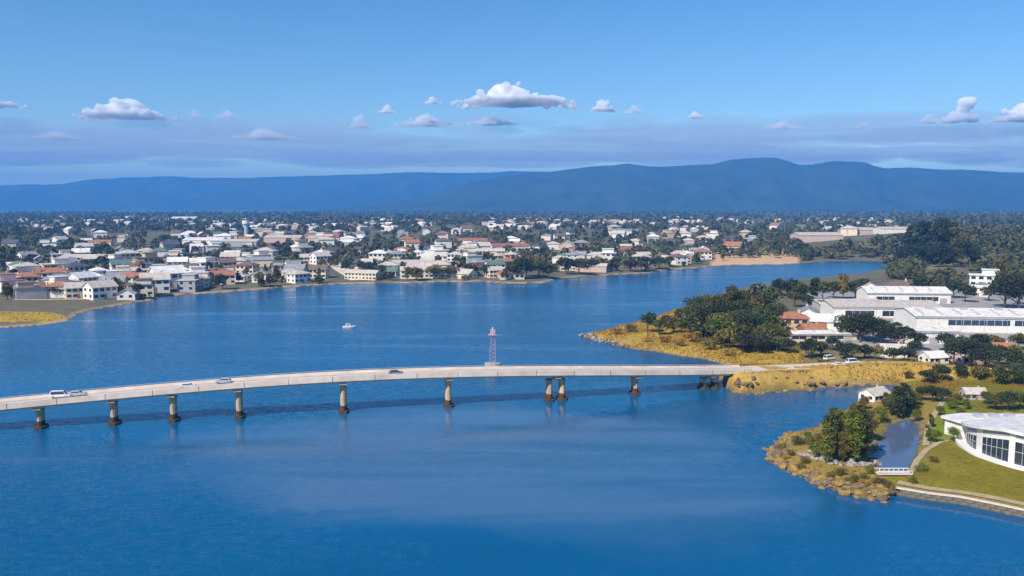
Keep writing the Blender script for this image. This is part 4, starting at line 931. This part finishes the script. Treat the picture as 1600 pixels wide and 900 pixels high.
special_house(1528, 462, 'boxy house', 'white', 'grey', 'white house with grey flat roof below the white one', rz=-0.5, scale=0.9)
special_house(1458, 566, 'cottage', 'white', 'white', 'small white roofed cottage between dark trees by the causeway', rz=0.2, scale=0.8)
special_house(1366, 624, 'cottage', 'white', 'pale', 'white cottage at the top of the near point', rz=0.5, scale=0.72)
special_house(1520, 622, 'cottage', 'grey', 'pale', 'grey cottage on the lawn above the curved white building', rz=-0.1, scale=0.62)

# ------------------------------------------------------------------ near point
GN, WN = 'trees on the near point', 'on the near point'
for t_ in [(1280,716,40,'tall','leaf_olive',0.7),(1291,724,64,'poplar','leaf_bright',1.25),(1298,716,78,'poplar','leaf_mid',1.2),(1306,708,70,'poplar','leaf_bright',1.25),(1317,724,50,'tall','leaf_olive',0.7),(1326,718,56,'poplar','leaf_bright',1.3),(1335,724,76,'poplar','leaf_bright',1.25),(1344,716,84,'poplar','leaf_mid',1.2),(1352,708,66,'tall','leaf_bright',0.6),
    (1320,692,52,'tall','leaf_bright',0.65),(1336,690,56,'poplar','leaf_olive',1.3),(1358,688,44,'dome','leaf_olive',0.8),(1310,684,44,'tall','leaf_olive',0.7),(1330,670,42,'tall','leaf_bright',0.7),(1346,672,36,'dome','leaf_bright',0.8),(1292,696,34,'dome','leaf_olive',0.8),(1262,690,20,'dome','leaf_bright',0.9),(1300,676,24,'dome','leaf_olive',0.9),
    (1424,648,34,'tall','leaf_olive',0.8),(1432,660,24,'dome','leaf_bright',0.9),(1428,634,30,'dome','leaf_bright',0.9),(1486,640,26,'dome','leaf_bright',0.9),(1496,634,24,'dome','leaf_olive',0.9),(1510,640,24,'tall','leaf_bright',0.8),(1400,632,30,'dome','leaf_olive',0.9),(1540,632,26,'dome','leaf_bright',1.0),
    (1222,700,9,'shrub','leaf_olive',1.2),(1226,716,9,'shrub','leaf_dry',1.2),(1250,735,10,'shrub','leaf_olive',1.2),(1280,750,11,'shrub','leaf_dry',1.2),(1300,757,12,'shrub','leaf_bright',1.2),(1330,766,12,'shrub','leaf_olive',1.2),(1352,770,13,'shrub','leaf_dry',1.3),(1376,772,14,'shrub','leaf_olive',1.3),(1390,766,12,'shrub','leaf_dry',1.2),
    (1266,704,28,'dome','leaf_olive',0.8),(1275,716,34,'dome','leaf_bright',0.8),(1340,668,34,'dome','leaf_olive',0.9),(1358,664,30,'dome','leaf_olive',0.9),(1376,660,30,'dome','leaf_bright',0.9),(1402,655,50,'poplar','leaf_dark',1.5),(1416,652,52,'tall','leaf_dark',0.9),(1392,650,36,'tall','leaf_mid',0.9),
    (1440,626,28,'dome','leaf_dark',1.1),(1456,628,32,'dome','leaf_dark',1.1),(1472,628,30,'dome','leaf_dark',1.1),(1450,690,28,'tall','leaf_bright',0.9),(1462,692,26,'dome','leaf_bright',0.9),(1490,690,28,'dome','leaf_bright',0.9),(1478,664,22,'dome','leaf_bright',1.0),(1505,672,26,'dome','leaf_olive',0.9),(1500,652,20,'dome','leaf_olive',1.0),
    (1556,640,34,'dome','leaf_mid',1.1),(1574,642,38,'dome','leaf_dark',1.1),(1592,640,36,'dome','leaf_bright',1.1),(1612,644,40,'dome','leaf_dark',1.1),(1246,694,16,'shrub','leaf_dark',1.1),(1282,690,16,'shrub','leaf_olive',1.1),(1316,690,14,'shrub','leaf_dry',1.2),(1236,712,12,'shrub','leaf_olive',1.1),
    (1258,724,12,'shrub','leaf_olive',1.2),(1312,742,14,'shrub','leaf_olive',1.2),(1345,752,16,'shrub','leaf_mid',1.2),(1372,756,14,'shrub','leaf_olive',1.2),(1390,700,12,'shrub','leaf_dry',1.0) if False else (1360,740,14,'shrub','leaf_bright',1.1),
    (1350,640,26,'dome','leaf_olive',0.9),(1384,642,30,'tall','leaf_olive',0.8),(1468,650,20,'dome','leaf_bright',1.0),(1455,668,22,'tall','leaf_mid',0.9),(1440,735,14,'shrub','leaf_bright',1.1),(1425,755,12,'shrub','leaf_olive',1.1),(1460,722,12,'shrub','leaf_olive',1.2)]:
    tree_px(*t_[:5], 'near', WN, GN, t_[5])
ground_strip('footpath', [P(*p) for p in [(1402,764),(1450,773),(1500,779),(1550,788),(1600,799),(1680,818),(1750,836)]], 2.2, M['path'], 'tan footpath along the top of the sea wall', 'path', 0.14, 1.5)
ground_strip('garden_path', [P(*p) for p in [(1424,742),(1432,724),(1446,708),(1468,698),(1480,696)]], 1.6, M['path'], 'tan path curving from the pond to the curved building', 'path', 0.14, 1.5)
ground_strip('lawn_path', [P(*p) for p in [(1446,700),(1449,680),(1456,660),(1470,640),(1480,625)]], 1.5, M['path'], 'tan path running up beside the bright lawn', 'path', 0.14, 1.5)

# sea wall built of blocks
sw = empty('sea_wall', (0, 0, 0)); tag(sw, 'dark stone sea wall along the near shore below the footpath', 'wall')
wp = resample([np.array(p) for p in WALL_LINE], 1.9)
ribbon([np.array((p[0], p[1], 0.0)) for p in wp], -0.35, 0.25, -2.5, 0.02).build('wall_base', M['wall_stone'], sw)
blk = MB().box(-0.93, 0.93, -0.33, 0.33, 0, 0.62).mesh('block'); cop = MB().box(-0.94, 0.94, -0.42, 0.42, 0, 0.22).mesh('coping_stone')
for i in range(len(wp)-1):
    c = (wp[i]+wp[i+1])/2; a = math.atan2(*(wp[i+1]-wp[i])[::-1])
    for k in range(2):
        link('block', blk, M['wall_stone'], sw, (c[0]-math.sin(a)*random.uniform(-.04, .04)+math.cos(a)*(0.93 if k else 0), c[1]+math.sin(a)*(0.93 if k else 0), 0.03+k*0.66), a)
    link('coping_stone', cop, M['concrete'], sw, (c[0], c[1], 1.36), a+random.uniform(-.01, .01))

# footbridge at the pond mouth
fb = empty('pond_bridge', (*P(1398, 752), 0)); fx, fy = P(1398, 752); tag(fb, 'low white footbridge over the pond outlet', 'bridge')
MB().box(-4.2, 3.4, -1.0, 1.0, 1.75, 2.0).build('deck', M['concrete'], fb)
for s_ in (-1, 1):
    r0 = MB().box(-4.2, 3.4, s_*1.0-0.06, s_*1.0+0.06, 2.55, 2.68)
    for k in range(8): r0.box(-4.1+k*1.05, -4.0+k*1.05, s_*1.0-0.05, s_*1.0+0.05, 2.0, 2.56)
    r0.build('railing', M['white_paint'], fb)
for x in (-3.6, 2.8): MB().box(x-0.4, x+0.4, -0.9, 0.9, 0.2, 1.75).build('support', M['wall_stone'], fb)

# rocks along the point
def rock_mesh(seed):
    bm = bmesh.new(); bmesh.ops.create_icosphere(bm, subdivisions=2, radius=1); r = np.random.default_rng(seed); nrm = r.normal(size=(7, 3)); nrm /= np.linalg.norm(nrm, axis=1)[:, None]; cut = r.uniform(0.55, 0.85, 7)
    for v in bm.verts:
        p = np.array(v.co)
        for a, c in zip(nrm, cut):
            e = p@a-c
            if e > 0: p = p-a*e
        v.co = p*np.array((1, 0.85, 0.62))*(1+0.06*r.normal())
    me = bpy.data.meshes.new('rock'); bm.to_mesh(me); bm.free(); return me
ROCKS = [rock_mesh(i) for i in range(6)]
def rock_bank(name, pxs, n, r0, r1, seed, label, mats=(0, 0, 1, 2, 3)):
    r = random.Random(seed); e = empty(name, (0, 0, 0)); tag(e, label, 'rocks'); pts = np.array(resample([np.array(P(*p)) for p in pxs], 0.5))
    for i in range(n):
        p = pts[r.randrange(len(pts))]+np.array((r.gauss(0, 0.9), r.gauss(0, 1.3))); s = r.uniform(r0, r1)*(1 if r.random() < 0.85 else 1.5); z = max(gz(*p), -0.5)
        o = link('rock', ROCKS[r.randrange(6)], M['rock_%d' % r.choice(mats)], e, (p[0], p[1], z+s*0.15), r.uniform(0, 6.28), (s, s*r.uniform(.8, 1.2), s*r.uniform(.8, 1.2)))
        o.rotation_euler = (r.uniform(-.4, .4), r.uniform(-.4, .4), r.uniform(0, 6.28))
rock_bank('rock_bank', [(1232,680),(1214,694),(1206,708),(1213,721),(1240,735),(1275,754),(1320,769),(1360,778),(1390,778)], 210, 0.5, 1.15, 3, 'jumbled brown and yellow boulders along the tip of the near point', (0, 0, 1, 2, 2))
rock_bank('rock_bank', [(1250,715),(1290,728),(1330,736),(1362,728)], 70, 0.35, 0.8, 4, 'pale grey stones strewn along the ridge of the near point', (3, 3, 0))
rock_bank('rock_bank', [(1360,742),(1368,722),(1372,700)], 30, 0.4, 0.8, 5, 'pale stones on the left bank of the pond', (3, 3, 0))
rock_bank('rock_bank', [(908,524),(935,531),(975,542)], 60, 0.5, 1.3, 6, 'grey stones at the tip of the grassy peninsula', (0, 1, 3))
rock_bank('rock_bank', [(1150,612),(1165,616),(1200,613),(1290,607),(1390,606)], 110, 0.5, 1.1, 7, 'brown boulders along the waterline of the causeway', (0, 1, 1, 2))

# curved white building
fac = [tuple(p) for p in catmull([P(*p) for p in [(1506,694),(1511,705),(1530,719),(1562,732),(1600,743),(1650,754)]], 6)]
outline = fac+[(136, 172), (136, 205.5), (118, 206), (112.3, 204)]
def bh(x, y): return 5.9+3.9*float(np.clip((199-y)/21, 0, 1))
cb = empty('curved_building', (0, 0, 0)); tag(cb, 'white curved modern building with big dark windows at the right edge', 'building')
def offset(poly, d):
    p = np.array(poly); n = len(p); out = []
    area = sum(p[i][0]*p[(i+1)%n][1]-p[(i+1)%n][0]*p[i][1] for i in range(n)); sg = 1 if area > 0 else -1
    for i in range(n):
        t = p[(i+1)%n]-p[i-1]; t = t/(np.hypot(*t)+1e-9); out.append(tuple(p[i]+sg*np.array((t[1], -t[0]))*d))
    return out
MB().prism(outline, -1, lambda x, y: bh(x, y)-0.7).build('wall', M['wall_white'], cb)
rf_ = MB().prism(offset(outline, 1.0), lambda x, y: bh(x, y)-0.69, bh).build('roof', M['roof_white'], cb)
for k_ in range(3): MB().box(119+k_*4, 121+k_*4, 201.5, 203.5, 5.8, 6.9).build('roof_vent', M['steel'], rf_)
FA = np.array(fac); FL = np.concatenate([[0], np.cumsum(np.linalg.norm(np.diff(FA, axis=0), axis=1))]); TL = FL[-1]
FPX = np.array([to_px(a, b, 0)[0] for a, b in fac])
def fpt(t): return np.array([np.interp(t, FL, FA[:, 0]), np.interp(t, FL, FA[:, 1])])
def facade_panel(t0, t1, z0, z1, d0, d1, name, mat, parent):
    n = max(2, int((t1-t0)/0.6)); A, B = [], []
    for k in range(n+1):
        t = t0+(t1-t0)*k/n; p = fpt(t); d = fpt(min(TL, t+0.1))-fpt(max(0, t-0.1)); d /= np.hypot(*d); o = np.array((d[1], -d[0]))
        if o[0]*1.0+o[1]*0.6 > 0: o = -o
        A.append(p+o*d0); B.append(p+o*d1)
    return MB().prism([tuple(q) for q in A]+[tuple(q) for q in B[::-1]], z0, z1).build(name, mat, parent)
for a_, b_ in ((1510, 1524), (1534, 1574), (1584, 1622), (1630, 1648)):
    t0, t1 = np.interp(a_, FPX, FL), np.interp(b_, FPX, FL)
    g = facade_panel(t0, t1, 2.15, lambda x, y: bh(x, y)-2.6, 0.004, 0.10, 'window', M['glass'], cb)
    n_ = max(2, int((t1-t0)/1.4))
    for k_ in range(1, n_): facade_panel(t0+(t1-t0)*k_/n_-0.05, t0+(t1-t0)*k_/n_+0.05, 2.15, lambda x, y: bh(x, y)-2.6, 0.102, 0.2, 'mullion', M['steel'], g)
    facade_panel(t0+0.02, t1-0.02, lambda x, y: 2.1+0.55*(bh(x, y)-4.7), lambda x, y: 2.24+0.55*(bh(x, y)-4.7), 0.102, 0.18, 'transom', M['steel'], g)
    facade_panel(t0, t1, lambda x, y: bh(x, y)-1.75, lambda x, y: bh(x, y)-0.95, 0.004, 0.08, 'eave_shade_strip', M['wall_grey'], cb)  # shade line under the roof overhang, painted as a grey strip
ter = offset(fac+[(124, 172), (124, 190)], 2.2)
MB().prism(ter, -1, 2.0).build('terrace', M['white_paint'], cb)

# ------------------------------------------------------------------ dry grass and reeds
def tufts():
    rng = np.random.default_rng(9); Xs, Ys = [], []
    for poly, n in ((COVER[1][0], 14000), (COVER[0][0], 9000), (COVER[9][0], 2500), (COVER[5][0], 1500)):
        p = np.array(poly); a, b = p.min(0), p.max(0); X = rng.uniform(a[0], b[0], n*2); Y = rng.uniform(a[1], b[1], n*2); m = inside(X, Y, poly); Xs.append(X[m][:n]); Ys.append(Y[m][:n])
    X = np.concatenate(Xs); Y = np.concatenate(Ys); Z, s = hgt(X, Y, True)
    dr = seg_dist(X, Y, [tuple(c[:2]) for c in CAUSE_D], False)
    m = (s > 0.8) & (dr > 6.2) & (fbm(X/9, Y/9, 91, 3) > -0.25); X, Y, Z = X[m], Y[m], Z[m]; n = len(X)
    V, Fc, L = [], [], []; k = 5; off = 0
    hh = rng.uniform(0.3, 0.75, n)
    for j in range(k):
        a = rng.uniform(0, 6.28, n); w = hh*0.28; l = hh*0.45
        b0 = np.stack([X-np.sin(a)*w, Y+np.cos(a)*w, Z-0.1], 1); b1 = np.stack([X+np.sin(a)*w, Y-np.cos(a)*w, Z-0.1], 1); tp = np.stack([X+np.cos(a)*l, Y+np.sin(a)*l, Z+hh], 1)
        V.append(np.stack([b0, b1, tp], 1).reshape(-1, 3)); Fc.append(np.arange(3*n).reshape(-1, 3)+off); off += 3*n; L.append(rng.uniform(0, 1, n))
    me = mesh_np('dry_grass', np.concatenate(V), np.concatenate(Fc)); at = me.attributes.new('leaf', 'FLOAT', 'FACE'); at.data.foreach_set('value', np.concatenate(L).astype(np.float32))
    tag(link('dry_grass', me, M['leaf_dry']), 'tufts of straw yellow grass on the banks', 'grass', kind='stuff')
tufts()

# ------------------------------------------------------------------ vehicles and boat
CARM = {}
def car_paint(c):
    if c not in CARM: CARM[c] = mat_plain('car_paint_%d' % len(CARM), c, rough=0.3, spec=0.5, var=0.04)
    return CARM[c]
def loft(secs):
    mb = MB(); n = len(secs[0]); vs = [v for s in secs for v in s]; fs = [tuple(range(n))[::-1], tuple(range((len(secs)-1)*n, len(secs)*n))]
    for i in range(len(secs)-1):
        for k in range(n): fs.append((i*n+k, i*n+(k+1) % n, (i+1)*n+(k+1) % n, (i+1)*n+k))
    return mb.add(vs, fs)
def car(x, y, z, rz, paint, kind, label):
    e = empty('van' if kind == 'van' else 'car', (x, y, z), rz)
    L_ = 2.6 if kind == 'van' else 2.15; H = 0.95
    prof = [(-L_, 0.35), (-L_, 0.8), (-L_+0.15, H), (L_*0.45, H), (L_-0.2, 0.85), (L_, 0.65), (L_, 0.35)]
    secs = [[(a*sx, yy, b) for a, b in prof] for yy, sx in ((-0.86, 0.97), (-0.82, 1.0), (0.82, 1.0), (0.86, 0.97))]
    loft(secs).build('body', car_paint(paint), e)
    t0, t1 = (-L_+0.05, L_*0.62) if kind == 'van' else (-L_*0.85, L_*0.5); top = 1.95 if kind == 'van' else 1.45
    cabm = MB().add([(t0,-.78,H),(t1,-.78,H),(t1,.78,H),(t0,.78,H),(t0+0.3,-.62,top),(t1-0.75,-.62,top),(t1-0.75,.62,top),(t0+0.3,.62,top)], [(0,3,2,1),(4,5,6,7),(0,1,5,4),(1,2,6,5),(2,3,7,6),(3,0,4,7)])
    cabm.build('cabin', car_paint(paint), e)
    d = 0.02
    for s_ in (-1, 1):
        MB().add([(t0+0.3, s_*(0.745+d), H+0.1), (t1-0.25, s_*(0.745+d), H+0.1), (t1-0.75, s_*(0.645+d), top-0.1), (t0+0.45, s_*(0.645+d), top-0.1)], [(0,1,2,3)]).build('side_window', M['glass'], e)
    MB().add([(t1-0.08+d, -.68, H+0.08), (t1-0.08+d, .68, H+0.08), (t1-0.68+d, .56, top-0.07), (t1-0.68+d, -.56, top-0.07)], [(0,1,2,3)]).build('windscreen', M['glass'], e)
    MB().add([(t0+0.05-d, .68, H+0.1), (t0+0.05-d, -.68, H+0.1), (t0+0.26-d, -.56, top-0.09), (t0+0.26-d, .56, top-0.09)], [(0,1,2,3)]).build('rear_window', M['glass'], e)
    for a in (-L_*0.62, L_*0.62):
        for s_ in (-1, 1):
            w = MB().tube((a, s_*0.66, 0.33), (a, s_*0.88, 0.33), 0.33, 0.33, 14).build('wheel', M['black'], e)
            MB().tube((a, s_*0.882, 0.33), (a, s_*0.9, 0.33), 0.19, 0.17, 10).build('hub', M['steel'], w)
    for s_ in (-1, 1):
        MB().box(L_-0.06, L_+0.02, s_*0.62-0.16, s_*0.62+0.16, 0.58, 0.72).build('headlight', M['lamp'], e)
        MB().box(-L_-0.02, -L_+0.05, s_*0.66-0.12, s_*0.66+0.12, 0.62, 0.8).build('tail_light', M['tail'], e)
    tag(e, label, 'van' if kind == 'van' else 'car'); return e
def on_bridge(px, lane, paint, kind, label, flip=False):
    p = bridge_at(px); q = bridge_at(px+6); a = math.atan2(q[1]-p[1], q[0]-p[0]); car(p[0]-math.sin(a)*lane, p[1]+math.cos(a)*lane, p[2]+0.02, a+(math.pi if flip else 0), paint, kind, label)
W_, S_, B_, R_, G_ = (0.78,0.78,0.77), (0.45,0.46,0.47), (0.06,0.12,0.30), (0.40,0.03,0.03), (0.07,0.07,0.075)
on_bridge(93, 0.9, W_, 'van', 'white van at the left end of the bridge')
on_bridge(120, 0.9, S_, 'car', 'silver car following the white van on the bridge')
on_bridge(296, -1.9, W_, 'car', 'white car on the bridge above the third and fourth piers')
on_bridge(348, 0.9, S_, 'car', 'silver car on the bridge beside the fourth pier', True)
on_bridge(618, -1.9, G_, 'car', 'dark car alone in the middle of the bridge')
def parked(px, py, rz, paint, kind, label):
    z = 3
    for _ in range(3): x, y = P(px, py, z); z = gz(x, y)
    car(x, y, z+0.03, rz, paint, kind, label)
parked(1310, 540, 0.3, W_, 'van', 'white van in front of the long low cream building')
parked(1296, 562, 0.5, W_, 'van', 'white van on the yellow bank by the causeway tree')
parked(1384, 550, 0.1, R_, 'car', 'red car under the trees by the yards')
parked(1336, 523, 0.2, R_, 'car', 'red car at the end of the low cream building')
def on_road(i, lane, paint, kind, label):
    p = CR[i]; q = CR[i+1]; a = math.atan2(q[1]-p[1], q[0]-p[0]); car(p[0]-math.sin(a)*lane, p[1]+math.cos(a)*lane, p[2]+0.04, a, paint, kind, label)
on_road(9, -1.7, W_, 'car', 'white car on the causeway road below the yard trees')
on_road(11, 1.7, W_, 'van', 'white van on the causeway road behind the white car')

bx, by = P(545, 512)
bt = empty('motorboat', (bx, by, 0), 0.15); tag(bt, 'small white motorboat on the open water left of centre', 'boat')
secs = []
for t, w, zk, zt in ((-3.2, 1.05, -0.25, 0.75), (-1.5, 1.2, -0.3, 0.75), (0.8, 1.15, -0.3, 0.85), (2.4, 0.7, -0.15, 1.0), (3.5, 0.06, 0.3, 1.15)):
    secs.append([(t, -w, zt), (t, -w*0.85, zk+0.3), (t, 0, zk), (t, w*0.85, zk+0.3), (t, w, zt)])
loft(secs).build('hull', M['white_paint'], bt)
cbn = MB().add([(-1.6,-.75,.8),(1.3,-.75,.85),(1.3,.75,.85),(-1.6,.75,.8),(-1.5,-.65,2.0),(0.5,-.6,2.0),(0.5,.6,2.0),(-1.5,.65,2.0)], [(0,3,2,1),(4,5,6,7),(0,1,5,4),(1,2,6,5),(2,3,7,6),(3,0,4,7)]).build('cabin', M['white_paint'], bt)
for s_ in (-1, 1): MB().add([(-1.3, s_*.745, 1.2), (0.8, s_*.745, 1.2), (0.45, s_*.66, 1.8), (-1.3, s_*.69, 1.8)], [(0,1,2,3)]).build('side_window', M['glass'], cbn)
MB().add([(1.16, -.6, 1.05), (1.16, .6, 1.05), (0.62, .5, 1.85), (0.62, -.5, 1.85)], [(0,1,2,3)]).build('windscreen', M['glass'], cbn)
MB().box(-3.6, -3.1, -0.25, 0.25, -0.2, 1.1).build('outboard_motor', M['black'], bt)

bxx, byy = P(770, 581)
bc = empty('channel_beacon', (bxx, byy, 0)); tag(bc, 'tall slim pale pink channel beacon standing in the water behind the bridge', 'beacon')
M['beacon_red'] = mat_plain('beacon_red', (0.50, 0.33, 0.36), var=0.2); mb = MB()
mb.prism([(3.0*math.cos(2*math.pi*k/10), 2.0*math.sin(2*math.pi*k/10)) for k in range(10)], -3, 3.3); mb.build('base', M['wall_grey'], bc)
lt = MB(); TOPZ = 13.6
for sx in (-1, 1):
    for sy in (-1, 1): lt.tube((sx*1.1, sy*1.1, 3.3), (sx*0.7, sy*0.7, TOPZ), 0.09, 0.07, 6)
for k in range(7):
    z0, z1 = 3.2+k*1.5, 4.7+k*1.5; w0, w1 = 1.1-0.4*(z0-3.3)/13.7, 1.1-0.4*(z1-3.3)/13.7
    for (ax, ay, bx_, by_) in ((-1,-1,1,-1), (1,-1,1,1), (1,1,-1,1), (-1,1,-1,-1)): lt.tube((ax*w0, ay*w0, z0), (bx_*w1, by_*w1, z1), 0.06, 0.06, 5)
lt.build('lattice_mast', M['beacon_red'], bc)
MB().box(-1.5, 1.5, -1.5, 1.5, TOPZ, TOPZ+0.25).build('platform', M['beacon_red'], bc)
MB().box(-0.9, 0.9, -0.9, 0.9, TOPZ+0.26, TOPZ+1.9).build('daymark', M['beacon_red'], bc)
MB().tube((0, 0, TOPZ+2.0), (0, 0, TOPZ+2.8), 0.3, 0.22, 10).build('lantern', M['lamp'], bc)

# ------------------------------------------------------------------ labels counted from the left
bpy.context.view_layer.update()
ORD = ['', 'leftmost', 'second', 'third', 'fourth', 'fifth', 'sixth', 'seventh', 'eighth', 'ninth', 'tenth', 'eleventh', 'twelfth']
groups = {}
for it in QUEUE: groups.setdefault((it[1], it[4]), []).append(it)
for (desc, where), its in groups.items():
    its.sort(key=lambda it: to_px(*it[0].location)[0])
    for i, (o, d_, cat, grp, wh) in enumerate(its, 1):
        if len(its) == 1: lab = '%s %s' % (desc, where)
        elif i == 1: lab = 'leftmost %s %s' % (desc, where)
        elif i == len(its): lab = 'rightmost %s %s' % (desc, where)
        else: lab = '%s, %s from the left, %s' % (desc, ORD[i] if i < 13 else '%dth' % i, where)
        tag(o, lab, cat, grp)
